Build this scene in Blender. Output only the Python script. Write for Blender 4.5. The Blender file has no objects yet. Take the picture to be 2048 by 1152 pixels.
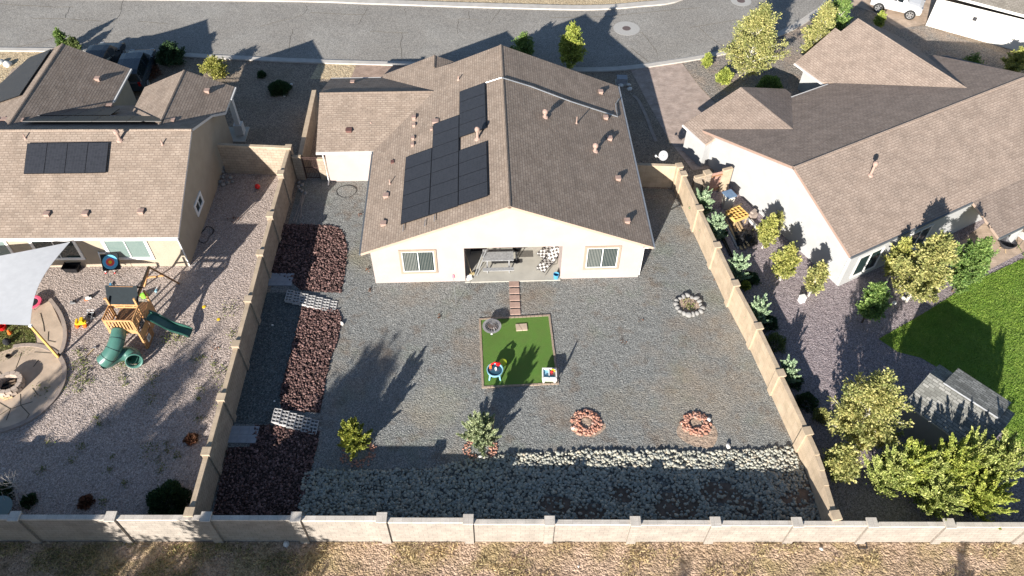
import bpy, math, random
import numpy as np
from mathutils import Vector, Matrix
R=math.radians
rnd=random.Random(7)
scene=bpy.context.scene
# ---------------------------------------------------------------- camera (measured from the photograph's vanishing points)
CAMZ=32.7; FPX=1548.16; PIT=0.852921; ROL=0.0124731
_fw=np.array([0,math.cos(PIT),-math.sin(PIT)]); _up=np.array([0,math.sin(PIT),math.cos(PIT)]); _rt=np.array([1.,0,0])
RR=_rt*math.cos(ROL)+_up*math.sin(ROL); UU=-_rt*math.sin(ROL)+_up*math.cos(ROL); FF=_fw
cd=bpy.data.cameras.new('camera'); cam=bpy.data.objects.new('camera',cd); scene.collection.objects.link(cam)
cam.matrix_world=Matrix(((RR[0],UU[0],-FF[0],0),(RR[1],UU[1],-FF[1],0),(RR[2],UU[2],-FF[2],CAMZ),(0,0,0,1)))
cd.sensor_width=36; cd.lens=36*FPX/2048; cd.clip_end=2000; cd.clip_start=0.5
scene.camera=cam
# ---------------------------------------------------------------- sky, sun, exposure
AZ=R(24.5); EL=R(20.5)
w=bpy.data.worlds.new('World'); scene.world=w; w.use_nodes=True
nt=w.node_tree; sk=nt.nodes.new('ShaderNodeTexSky'); sk.sky_type='NISHITA'; sk.sun_disc=False
sk.sun_elevation=EL; sk.sun_rotation=R(204.5); sk.altitude=1500; sk.air_density=1.0; sk.dust_density=0.5
bg=nt.nodes['Background']; bg.inputs[1].default_value=0.06; nt.links.new(sk.outputs[0],bg.inputs[0])
sl=bpy.data.lights.new('sun','SUN'); sl.energy=4.6; sl.angle=R(0.5); sl.color=(1,0.945,0.87)
so=bpy.data.objects.new('sun',sl); scene.collection.objects.link(so)
LD=Vector((math.sin(AZ)*math.cos(EL),math.cos(AZ)*math.cos(EL),-math.sin(EL)))
so.rotation_euler=LD.to_track_quat('-Z','Y').to_euler(); so.location=(-10,-20,40)
scene.view_settings.view_transform='Standard'; scene.view_settings.look='None'; scene.view_settings.gamma=1
scene.view_settings.exposure=1.27
# ---------------------------------------------------------------- measuring: a photo pixel (2048 wide) at a known height -> a point in the yard
def G(px,py,z=0.):
    d=FF+RR*(px-1024)/FPX-UU*(py-576)/FPX
    return np.array([0,0,CAMZ])+d*(z-CAMZ)/d[2]
def PL(px,py,P0,n):
    c=np.array([0,0,CAMZ]); d=FF+RR*(px-1024)/FPX-UU*(py-576)/FPX
    return c+d*((np.array(P0)-c)@n)/(d@n)
def A(*p): return np.array(p,float)
# ---------------------------------------------------------------- materials
MATS={}
def nd(nt,t,**k):
    n=nt.nodes.new(t)
    for a,b in k.items():
        if a.startswith('i_'):
            n.inputs[int(a[2:]) if a[2:].isdigit() else a[2:].replace('_',' ')].default_value=b
        else: setattr(n,a,b)
    return n
def base(name,rough=.85):
    m=bpy.data.materials.new(name); m.use_nodes=True; nt=m.node_tree; p=nt.nodes['Principled BSDF']; p.inputs['Roughness'].default_value=rough
    p.inputs['Specular IOR Level'].default_value=.3
    MATS[name]=m
    return m,nt,p
def c4(c): return (c[0],c[1],c[2],1)
def ramp(nt,fac,stops,interp='LINEAR'):
    r=nt.nodes.new('ShaderNodeValToRGB'); e=r.color_ramp.elements; r.color_ramp.interpolation=interp
    while len(e)<len(stops): e.new(.5)
    for x,(p,c) in zip(e,stops): x.position=p; x.color=c4(c)
    nt.links.new(fac,r.inputs[0]); return r.outputs[0]
def mix(nt,fac,a,b,mode='MIX'):
    m=nt.nodes.new('ShaderNodeMix'); m.data_type='RGBA'; m.blend_type=mode
    if isinstance(fac,(int,float)): m.inputs[0].default_value=fac
    else: nt.links.new(fac,m.inputs[0])
    for s,i in ((a,6),(b,7)):
        if isinstance(s,tuple): m.inputs[i].default_value=c4(s)
        else: nt.links.new(s,m.inputs[i])
    return m.outputs[2]
def noise(nt,co,scale,detail=4,rough=.55,lo=.35,hi=.65):
    n=nd(nt,'ShaderNodeTexNoise'); n.inputs['Scale'].default_value=scale; n.inputs['Detail'].default_value=detail; n.inputs['Roughness'].default_value=rough
    nt.links.new(co,n.inputs['Vector'])
    mr=nd(nt,'ShaderNodeMapRange'); mr.inputs[1].default_value=lo; mr.inputs[2].default_value=hi; nt.links.new(n.outputs[0],mr.inputs[0])
    return mr.outputs[0]
def bump(nt,p,h,strength,dist,prev=None):
    b=nd(nt,'ShaderNodeBump'); b.inputs['Strength'].default_value=strength; b.inputs['Distance'].default_value=dist
    nt.links.new(h,b.inputs['Height'])
    if prev: nt.links.new(prev,b.inputs['Normal'])
    nt.links.new(b.outputs[0],p.inputs['Normal']); return b.outputs[0]
def coord(nt,which='Object'): return nt.nodes.new('ShaderNodeTexCoord').outputs[which]
def plain(name,col,rough=.7,var=.15,scale=6,metal=0,spec=.3,bmp=0):
    m,nt,p=base(name,rough); co=coord(nt)
    f=noise(nt,co,scale); a=tuple(c*(1-var) for c in col); b=tuple(min(1,c*(1+var)) for c in col)
    nt.links.new(mix(nt,f,a,b),p.inputs['Base Color']); p.inputs['Metallic'].default_value=metal; p.inputs['Specular IOR Level'].default_value=spec
    if bmp: bump(nt,p,noise(nt,co,scale*6),bmp,.01)
    return m
def gravel(name,cols,size=.05,patch=None,bstr=.8,bdist=.03,big=.3,spots=()):
    """cols: 3-4 colours of single stones; patch: list of (scale,lo,hi,colour,amount)"""
    m,nt,p=base(name,.92); co=coord(nt)
    v=nd(nt,'ShaderNodeTexVoronoi'); v.inputs['Scale'].default_value=1/size; nt.links.new(co,v.inputs['Vector'])
    sep=nd(nt,'ShaderNodeSeparateColor'); nt.links.new(v.outputs['Color'],sep.inputs[0])
    n=len(cols); c=ramp(nt,sep.outputs[0],[(i/(n-1),cols[i]) for i in range(n)])
    f2=noise(nt,co,1/(size*5),3,.6)
    c=mix(nt,f2,c,mix(nt,.5,c,(.0,.0,.0)),'MIX') if 0 else c
    for i,(s,lo,hi,pc,am) in enumerate(patch or []):
        mp=nd(nt,'ShaderNodeMapping'); mp.inputs['Location'].default_value=(i*13.7,i*5.1,0); nt.links.new(co,mp.inputs[0])
        ff=noise(nt,mp.outputs[0],s,5,.6,lo,hi)
        mm=nd(nt,'ShaderNodeMath',operation='MULTIPLY'); nt.links.new(ff,mm.inputs[0]); mm.inputs[1].default_value=am
        c=mix(nt,mm.outputs[0],c,pc)
    for (sx,sy,sr,pc) in spots:
        vd=nd(nt,'ShaderNodeVectorMath',operation='DISTANCE'); nt.links.new(co,vd.inputs[0]); vd.inputs[1].default_value=(sx,sy,0)
        nz=noise(nt,co,.8,5,.65,.2,.8); ad=nd(nt,'ShaderNodeMath',operation='MULTIPLY_ADD'); nt.links.new(nz,ad.inputs[0]); ad.inputs[1].default_value=sr*1.3; nt.links.new(vd.outputs['Value'],ad.inputs[2])
        mr=nd(nt,'ShaderNodeMapRange'); nt.links.new(ad.outputs[0],mr.inputs[0]); mr.inputs[1].default_value=sr*1.7; mr.inputs[2].default_value=sr*.8; mr.inputs[3].default_value=0; mr.inputs[4].default_value=.45
        c=mix(nt,mr.outputs[0],c,pc)
    # stone-to-stone value jitter kept on top of the patches
    j=ramp(nt,sep.outputs[1],[(0,(.62,.62,.62)),(1,(1.35,1.35,1.35))])
    c=mix(nt,1.0,c,j,'MULTIPLY')
    nt.links.new(c,p.inputs['Base Color'])
    b1=bump(nt,p,noise(nt,co,big*10,4,.6,0,1),.5,.12)
    inv=nd(nt,'ShaderNodeMath',operation='SUBTRACT'); inv.inputs[0].default_value=1; nt.links.new(v.outputs['Distance'],inv.inputs[1])
    b2=bump(nt,p,inv.outputs[0],bstr,bdist,b1)
    n3=noise(nt,co,1/(size*2.3),2,.5,0,1)
    bump(nt,p,n3,bstr,bdist*2.2,b2)
    return m
def brick(name,c1,c2,mortar,bw,rh,ms=.01,off=.5,blotch=.18,bstr=.5,bdist=.02,rough=.9,contrast=1.):
    m,nt,p=base(name,rough); uv=coord(nt,'UV')
    b=nd(nt,'ShaderNodeTexBrick'); b.offset=off; nt.links.new(uv,b.inputs['Vector'])
    b.inputs['Color1'].default_value=c4(c1); b.inputs['Color2'].default_value=c4(c2); b.inputs['Mortar'].default_value=c4(mortar)
    b.inputs['Scale'].default_value=1; b.inputs['Mortar Size'].default_value=ms; b.inputs['Mortar Smooth'].default_value=.2
    b.inputs['Brick Width'].default_value=bw; b.inputs['Row Height'].default_value=rh
    f=noise(nt,uv,1.6,5,.6); k=blotch
    c=mix(nt,1.0,b.outputs[0],ramp(nt,f,[(0,(1-k,)*3),(1,(1+k,)*3)]),'MULTIPLY')
    f=noise(nt,uv,22,3,.6,.3,.7)
    c=mix(nt,1.0,c,ramp(nt,f,[(0,(.86,)*3),(1,(1.14,)*3)]),'MULTIPLY')
    nt.links.new(c,p.inputs['Base Color'])
    inv=nd(nt,'ShaderNodeMath',operation='SUBTRACT'); inv.inputs[0].default_value=1; nt.links.new(b.outputs['Fac'],inv.inputs[1])
    bump(nt,p,inv.outputs[0],bstr,bdist)
    return m
def shingle(name,ca,cb,cc):
    m,nt,p=base(name,.95); uv=coord(nt,'UV')
    b=nd(nt,'ShaderNodeTexBrick'); b.offset=.37; nt.links.new(uv,b.inputs['Vector'])
    b.inputs['Color1'].default_value=(0,0,0,1); b.inputs['Color2'].default_value=(1,1,1,1); b.inputs['Mortar'].default_value=(.1,.1,.1,1)
    b.inputs['Scale'].default_value=1; b.inputs['Mortar Size'].default_value=.016; b.inputs['Mortar Smooth'].default_value=.4
    b.inputs['Brick Width'].default_value=.3; b.inputs['Row Height'].default_value=.15
    c=ramp(nt,b.outputs[0],[(0,ca),(.5,cb),(1,cc)])
    f=noise(nt,uv,1.1,5,.65); c=mix(nt,1.0,c,ramp(nt,f,[(0,(.86,)*3),(1,(1.12,)*3)]),'MULTIPLY')
    f=noise(nt,uv,26,2,.6,.3,.7); c=mix(nt,1.0,c,ramp(nt,f,[(0,(.82,)*3),(1,(1.18,)*3)]),'MULTIPLY')
    nt.links.new(c,p.inputs['Base Color'])
    c=mix(nt,1.0,c,ramp(nt,b.outputs['Fac'],[(0,(1,1,1)),(1,(.68,.66,.66))]),'MULTIPLY'); nt.links.new(c,p.inputs['Base Color'])
    # each course rises towards its lower edge, like lapped shingles
    sp=nd(nt,'ShaderNodeSeparateXYZ'); nt.links.new(uv,sp.inputs[0])
    dv=nd(nt,'ShaderNodeMath',operation='DIVIDE'); nt.links.new(sp.outputs[1],dv.inputs[0]); dv.inputs[1].default_value=.15
    fr=nd(nt,'ShaderNodeMath',operation='FRACT'); nt.links.new(dv.outputs[0],fr.inputs[0])
    iv=nd(nt,'ShaderNodeMath',operation='SUBTRACT'); iv.inputs[0].default_value=1; nt.links.new(fr.outputs[0],iv.inputs[1])
    b1=bump(nt,p,iv.outputs[0],.45,.015)
    bump(nt,p,b.outputs[0],.55,.02,b1)
    return m
def leafm(name,c1,c2,c3,trans=.25):
    m,nt,p=base(name,.6); g=nt.nodes.new('ShaderNodeNewGeometry')
    c=ramp(nt,g.outputs['Random Per Island'],[(0,c1),(.5,c2),(1,c3)])
    f=noise(nt,coord(nt),1.3,3); c=mix(nt,1.0,c,ramp(nt,f,[(0,(.75,.8,.75)),(1,(1.2,1.15,1.1))]),'MULTIPLY')
    nt.links.new(c,p.inputs['Base Color'])
    t=nd(nt,'ShaderNodeBsdfTranslucent'); nt.links.new(c,t.inputs[0]); ms=nd(nt,'ShaderNodeMixShader'); ms.inputs[0].default_value=trans
    nt.links.new(p.outputs[0],ms.inputs[1]); nt.links.new(t.outputs[0],ms.inputs[2]); nt.links.new(ms.outputs[0],nt.nodes['Material Output'].inputs[0])
    return m
def rockm(name,cols):
    m,nt,p=base(name,.9); g=nt.nodes.new('ShaderNodeNewGeometry'); n=len(cols)
    c=ramp(nt,g.outputs['Random Per Island'],[(i/(n-1),cols[i]) for i in range(n)])
    f=noise(nt,coord(nt),25,3); c=mix(nt,1.0,c,ramp(nt,f,[(0,(.8,)*3),(1,(1.2,)*3)]),'MULTIPLY')
    nt.links.new(c,p.inputs['Base Color']); return m
# ground covers
plain('soil',(.16,.115,.085),.95,.3,2,bmp=.5)
gravel('desert_gravel',[(.16,.125,.095),(.25,.2,.155),(.36,.29,.22),(.28,.22,.17)],.05,[(.5,.5,.62,(.22,.17,.12),.5)])
gravel('tan_gravel',[(.36,.27,.16),(.46,.36,.23),(.55,.45,.3)],.06,bstr=.5)
gravel('grey_gravel',[(.112,.117,.113),(.194,.199,.19),(.302,.304,.288),(.173,.176,.169)],.035,
  [(.28,.5,.66,(.25,.2,.15),.55),(.9,.56,.66,(.14,.10,.07),.45),(.4,.55,.68,(.17,.2,.15),.35)],spots=[(9.5,21.3,3.4,(.33,.27,.2)),(11.6,25.2,1.6,(.32,.265,.2)),(-3.6,20.8,1.7,(.33,.31,.24)),(-8.6,30.5,1.2,(.24,.21,.14)),(5.2,21,1.6,(.24,.21,.16))])
gravel('brown_grey_gravel',[(.13,.12,.11),(.24,.215,.19),(.33,.29,.25),(.22,.19,.16)],.055,[(.6,.45,.6,(.33,.25,.19),.6)])
gravel('pink_gravel',[(.25,.2,.172),(.37,.303,.265),(.48,.405,.365),(.33,.27,.24)],.045,[(1.2,.58,.68,(.2,.16,.13),.5),(.3,.5,.65,(.4,.33,.28),.4)],bstr=.8,bdist=.035)
gravel('purple_gravel',[(.17,.135,.14),(.26,.215,.22),(.36,.31,.31),(.22,.18,.19)],.045,bstr=.6)
gravel('gravel_painted_shade',[(.05,.06,.06),(.09,.105,.105),(.16,.175,.17)],.05)  # darker copy of the yard gravel, wall shade put into its colour
gravel('asphalt',[(.215,.198,.178),(.25,.233,.21),(.285,.268,.24)],.045,[(.25,.45,.62,(.3,.285,.26),.6),(2.5,.55,.75,(.2,.19,.18),.4)],bstr=.15,bdist=.008,big=.05)
gravel('field_dirt',[(.36,.255,.165),(.43,.31,.21),(.31,.215,.14)],.07,[(.5,.48,.62,(.34,.26,.13),.8),(2.2,.55,.66,(.17,.125,.07),.7),(.8,.5,.62,(.46,.33,.24),.8)],bstr=.8,bdist=.05)
gravel('lava_bed',[(.02,.014,.013),(.05,.03,.027),(.07,.045,.04)],.08)
gravel('riprap_bed',[(.1,.1,.09),(.16,.155,.14),(.22,.2,.17)],.08)
gravel('sandy_soil',[(.36,.26,.19),(.42,.32,.24),(.3,.22,.16)],.05,bstr=.4)
m,nt,p=base('turf_green',.9); co=coord(nt)
c=ramp(nt,noise(nt,co,60,3,.7,.25,.75),[(0,(.05,.12,.018)),(.5,(.09,.19,.03)),(1,(.15,.25,.06))]); c=mix(nt,noise(nt,co,1.5),c,mix(nt,.4,c,(.11,.15,.04)))
nt.links.new(c,p.inputs['Base Color']); bump(nt,p,noise(nt,co,45,3,.7,0,1),.7,.03)
m,nt,p=base('lawn_green',.9); co=coord(nt)
c=ramp(nt,noise(nt,co,28,4,.75,.25,.75),[(0,(.08,.16,.02)),(.5,(.16,.28,.035)),(1,(.26,.38,.07))]); c=mix(nt,noise(nt,co,.9,4),c,mix(nt,.5,c,(.24,.29,.06)))
nt.links.new(c,p.inputs['Base Color']); bump(nt,p,noise(nt,co,16,4,.7,0,1),1,.09)
m,nt,p=base('dry_lawn',.9); co=coord(nt)
c=ramp(nt,noise(nt,co,25,4,.75,.25,.75),[(0,(.09,.13,.03)),(.5,(.19,.2,.06)),(1,(.33,.28,.12))]); c=mix(nt,noise(nt,co,.9,4,.6,.45,.6),c,(.33,.25,.16))
nt.links.new(c,p.inputs['Base Color']); bump(nt,p,noise(nt,co,20,4,.7,0,1),.8,.05)
# masonry, roofing
shingle('shingle_brown',(.262,.204,.16),(.295,.232,.184),(.33,.264,.211))
shingle('shingle_right',(.275,.213,.172),(.307,.24,.195),(.338,.267,.218))
shingle('shingle_grey',(.15,.15,.135),(.22,.22,.2),(.3,.295,.27))
shingle('shingle_far',(.2,.18,.15),(.235,.21,.18),(.27,.245,.21))
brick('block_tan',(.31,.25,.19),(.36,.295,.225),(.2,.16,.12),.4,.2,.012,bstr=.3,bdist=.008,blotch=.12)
brick('block_light',(.29,.255,.22),(.325,.29,.25),(.2,.175,.155),.4,.2,.009,bstr=.35,bdist=.008,blotch=.12)
brick('cap_light',(.5,.45,.39),(.55,.5,.44),(.36,.32,.28),.4,.4,.006,off=0,bstr=.2,bdist=.005,blotch=.12)
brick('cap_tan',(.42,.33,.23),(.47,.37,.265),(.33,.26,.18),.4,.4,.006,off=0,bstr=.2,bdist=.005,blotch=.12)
brick('paver_brick',(.33,.235,.18),(.41,.3,.235),(.22,.16,.125),.2,.1,.008,bstr=.3,bdist=.006)
brick('paver_brown',(.36,.28,.235),(.42,.335,.285),(.28,.215,.18),.22,.11,.006,bstr=.3,bdist=.006)
brick('paver_tan',(.42,.32,.24),(.48,.37,.28),(.36,.27,.2),.6,.15,.008,off=0,bstr=.3,bdist=.006)
plain('stucco_cream',(.41,.345,.318),.9,.05,.9,bmp=.2)
plain('stucco_beige',(.36,.305,.235),.9,.05,1.5,bmp=.2)
plain('stucco_white',(.38,.38,.375),.9,.04,1.5,bmp=.2)
plain('stucco_ivory',(.6,.58,.54),.9,.03,1.5)
plain('trim_tan',(.33,.255,.195),.8,.06); plain('fascia_tan',(.42,.315,.245),.7,.05); plain('fascia_white',(.62,.6,.57),.6,.03)
plain('fascia_red',(.32,.22,.175),.7,.05)
plain('white_paint',(.78,.77,.74),.5,.03); plain('concrete',(.36,.35,.31),.85,.1,2,bmp=.1); plain('kerb_concrete',(.46,.43,.39),.85,.08,2)
plain('patio_concrete',(.42,.4,.35),.8,.09,1.4); plain('cinder_grey',(.42,.41,.4),.9,.1,8,bmp=.3); plain('slab_grey',(.3,.31,.33),.85,.1,4)
plain('vent_pink',(.36,.25,.205),.6,.1); plain('vent_dark',(.14,.07,.06),.6,.1); plain('galvanised',(.4,.41,.42),.4,.1,metal=.6); plain('dark_metal',(.04,.04,.045),.5,.1)
plain('gutter_dark',(.11,.12,.13),.5,.1); plain('rust_iron',(.06,.035,.03),.7,.2)
plain('cedar',(.52,.29,.13),.6,.15,10); plain('cedar_dark',(.33,.18,.09),.7,.15,10); plain('lumber',(.5,.36,.2),.7,.15,8); plain('weathered_wood',(.3,.27,.24),.85,.2,9)
plain('yellow_wood',(.62,.4,.13),.6,.1,8); plain('pink_fence',(.4,.24,.19),.7,.1,8); plain('grey_wood',(.33,.33,.33),.8,.2,9)
plain('slide_green',(.03,.1,.075),.3,.06,spec=.6); plain('slide_light',(.06,.16,.13),.35,.06,spec=.6)
plain('canopy_navy',(.012,.018,.022),.85,.1); plain('sail_grey',(.66,.655,.645),.8,.04,3); plain('pink_vinyl',(.72,.1,.18),.5,.08); plain('black_plastic',(.012,.012,.014),.4,.1)
plain('black_fabric',(.02,.02,.024),.9,.2); plain('toy_yellow',(.75,.5,.03),.4,.05); plain('toy_red',(.62,.02,.02),.4,.05); plain('toy_orange',(.8,.16,.03),.4,.05)
plain('toy_green',(.22,.55,.05),.4,.05); plain('lime_plastic',(.42,.5,.03),.4,.05); plain('toy_blue',(.25,.5,.62),.35,.05); plain('water_blue',(.03,.09,.13),.1,.1,spec=.8)
plain('bucket_blue',(.08,.3,.5),.4,.08); plain('lid_blue',(.13,.2,.3),.5,.1); plain('cream_plastic',(.6,.57,.5),.5,.05); plain('car_black',(.015,.02,.027),.22,.1,spec=.7)
plain('car_slate',(.03,.045,.06),.2,.1,spec=.8); plain('car_white',(.6,.6,.6),.25,.03,spec=.6); plain('tyre',(.02,.02,.02),.8,.1); plain('rim',(.45,.45,.45),.35,.05,metal=.7); plain('red_lens',(.4,.01,.01),.3,.05)
plain('car_glass',(.01,.014,.018),.06,.05,spec=.9); plain('grass_straw',(.42,.33,.17),.9,.2); plain('ash_brown',(.11,.075,.06),.95,.3,20)
plain('rubber_mat',(.13,.12,.105),.95,.25,30); plain('linen',(.3,.3,.31),.9,.05); plain('rope_dark',(.03,.03,.03),.7,.1); plain('pink_cloth',(.6,.2,.25),.8,.1)
plain('bark_pale',(.5,.47,.4),.85,.2,9); plain('bark_brown',(.12,.085,.06),.9,.2,9); plain('dead_wood',(.42,.38,.34),.9,.1)
plain('stone_patio',(.47,.37,.28),.85,.16,1.2,bmp=.1); plain('stone_edge',(.33,.27,.23),.9,.12,4); plain('stone_ring_tan',(.42,.34,.28),.9,.12,6,bmp=.3)
plain('joint_dark',(.1,.085,.06),.95,.2); plain('manhole_collar',(.38,.37,.35),.9,.05); plain('manhole_lid',(.12,.09,.085),.7,.1)
rockm('lava_rock',[(.03,.018,.016),(.1,.055,.05),(.22,.13,.115),(.045,.027,.025),(.29,.185,.165)])
rockm('riprap_rock',[(.2,.2,.17),(.34,.335,.28),(.44,.42,.34),(.28,.3,.28),(.42,.36,.27)])
rockm('field_stone',[(.2,.185,.165),(.28,.255,.22),(.25,.25,.245),(.33,.28,.24)])
rockm('red_rock',[(.42,.19,.12),(.5,.27,.2),(.33,.16,.11),(.47,.3,.24)])
rockm('pale_rock',[(.55,.53,.5),(.7,.68,.64),(.5,.46,.4)])
leafm('leaf_aspen',(.17,.2,.06),(.38,.38,.14),(.56,.51,.22)); leafm('leaf_gold',(.19,.22,.05),(.38,.39,.11),(.57,.53,.19)); leafm('leaf_green',(.07,.14,.035),(.17,.27,.07),(.32,.42,.14))
leafm('leaf_lime',(.16,.22,.04),(.35,.4,.08),(.55,.56,.15)); leafm('leaf_juniper',(.17,.26,.15),(.31,.42,.26),(.46,.55,.38),.1); leafm('leaf_cypress',(.14,.19,.04),(.33,.38,.11),(.56,.57,.22),.15)
leafm('leaf_pinon',(.12,.16,.03),(.3,.33,.06),(.45,.44,.11),.15); leafm('leaf_cedar_pale',(.17,.22,.11),(.32,.37,.21),(.48,.52,.33),.15)
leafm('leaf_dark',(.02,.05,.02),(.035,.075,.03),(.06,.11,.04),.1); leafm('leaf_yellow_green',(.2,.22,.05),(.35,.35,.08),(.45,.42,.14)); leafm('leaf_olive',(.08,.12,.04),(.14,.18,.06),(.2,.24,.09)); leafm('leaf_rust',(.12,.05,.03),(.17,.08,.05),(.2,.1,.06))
leafm('blade_straw',(.46,.35,.18),(.58,.46,.26),(.3,.24,.11),.1); plain('blind_slat',(.17,.175,.16),.8,.1); leafm('blade_green',(.11,.2,.025),(.2,.32,.045),(.32,.42,.09),.35); leafm('leaf_weed',(.09,.12,.03),(.15,.18,.05),(.22,.22,.08),.1)
m,nt,p=base('solar_glass',.25); uv=coord(nt,'UV'); b=nd(nt,'ShaderNodeTexBrick'); b.offset=0; nt.links.new(uv,b.inputs['Vector'])
for k,v in (('Color1',(.022,.024,.03,1)),('Color2',(.03,.032,.04,1)),('Mortar',(.045,.047,.053,1)),('Scale',1),('Mortar Size',.006),('Brick Width',.17),('Row Height',.085)): b.inputs[k].default_value=v
nt.links.new(b.outputs[0],p.inputs['Base Color']); p.inputs['Specular IOR Level'].default_value=.35; p.inputs['Roughness'].default_value=.45
m,nt,p=base('window_glass',.05); p.inputs['Base Color'].default_value=(.02,.035,.035,1); p.inputs['Specular IOR Level'].default_value=.8
m2,nt2,p2=base('window_glass_pale',.08); p2.inputs['Base Color'].default_value=(.16,.215,.2,1); p2.inputs['Specular IOR Level'].default_value=.7
m3,nt3,p3=base('check_cloth',.9); ch=nd(nt3,'ShaderNodeTexChecker'); ch.inputs['Scale'].default_value=7; ch.inputs[1].default_value=(.6,.58,.55,1); ch.inputs[2].default_value=(.08,.07,.065,1); nt3.links.new(coord(nt3,'UV'),ch.inputs[0]); nt3.links.new(ch.outputs[0],p3.inputs['Base Color'])
# archery rings
m,nt,p=base('target_rings',.8); sp=nd(nt,'ShaderNodeVectorMath',operation='LENGTH'); nt.links.new(coord(nt,'Object'),sp.inputs[0])
sc=nd(nt,'ShaderNodeMath',operation='DIVIDE'); nt.links.new(sp.outputs['Value'],sc.inputs[0]); sc.inputs[1].default_value=.42
nt.links.new(ramp(nt,sc.outputs[0],[(0,(.85,.6,.02)),(.25,(.75,.08,.06)),(.55,(.1,.35,.6)),(.78,(.12,.4,.55)),(.97,(.015,.02,.04))],'CONSTANT'),p.inputs['Base Color'])
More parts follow.
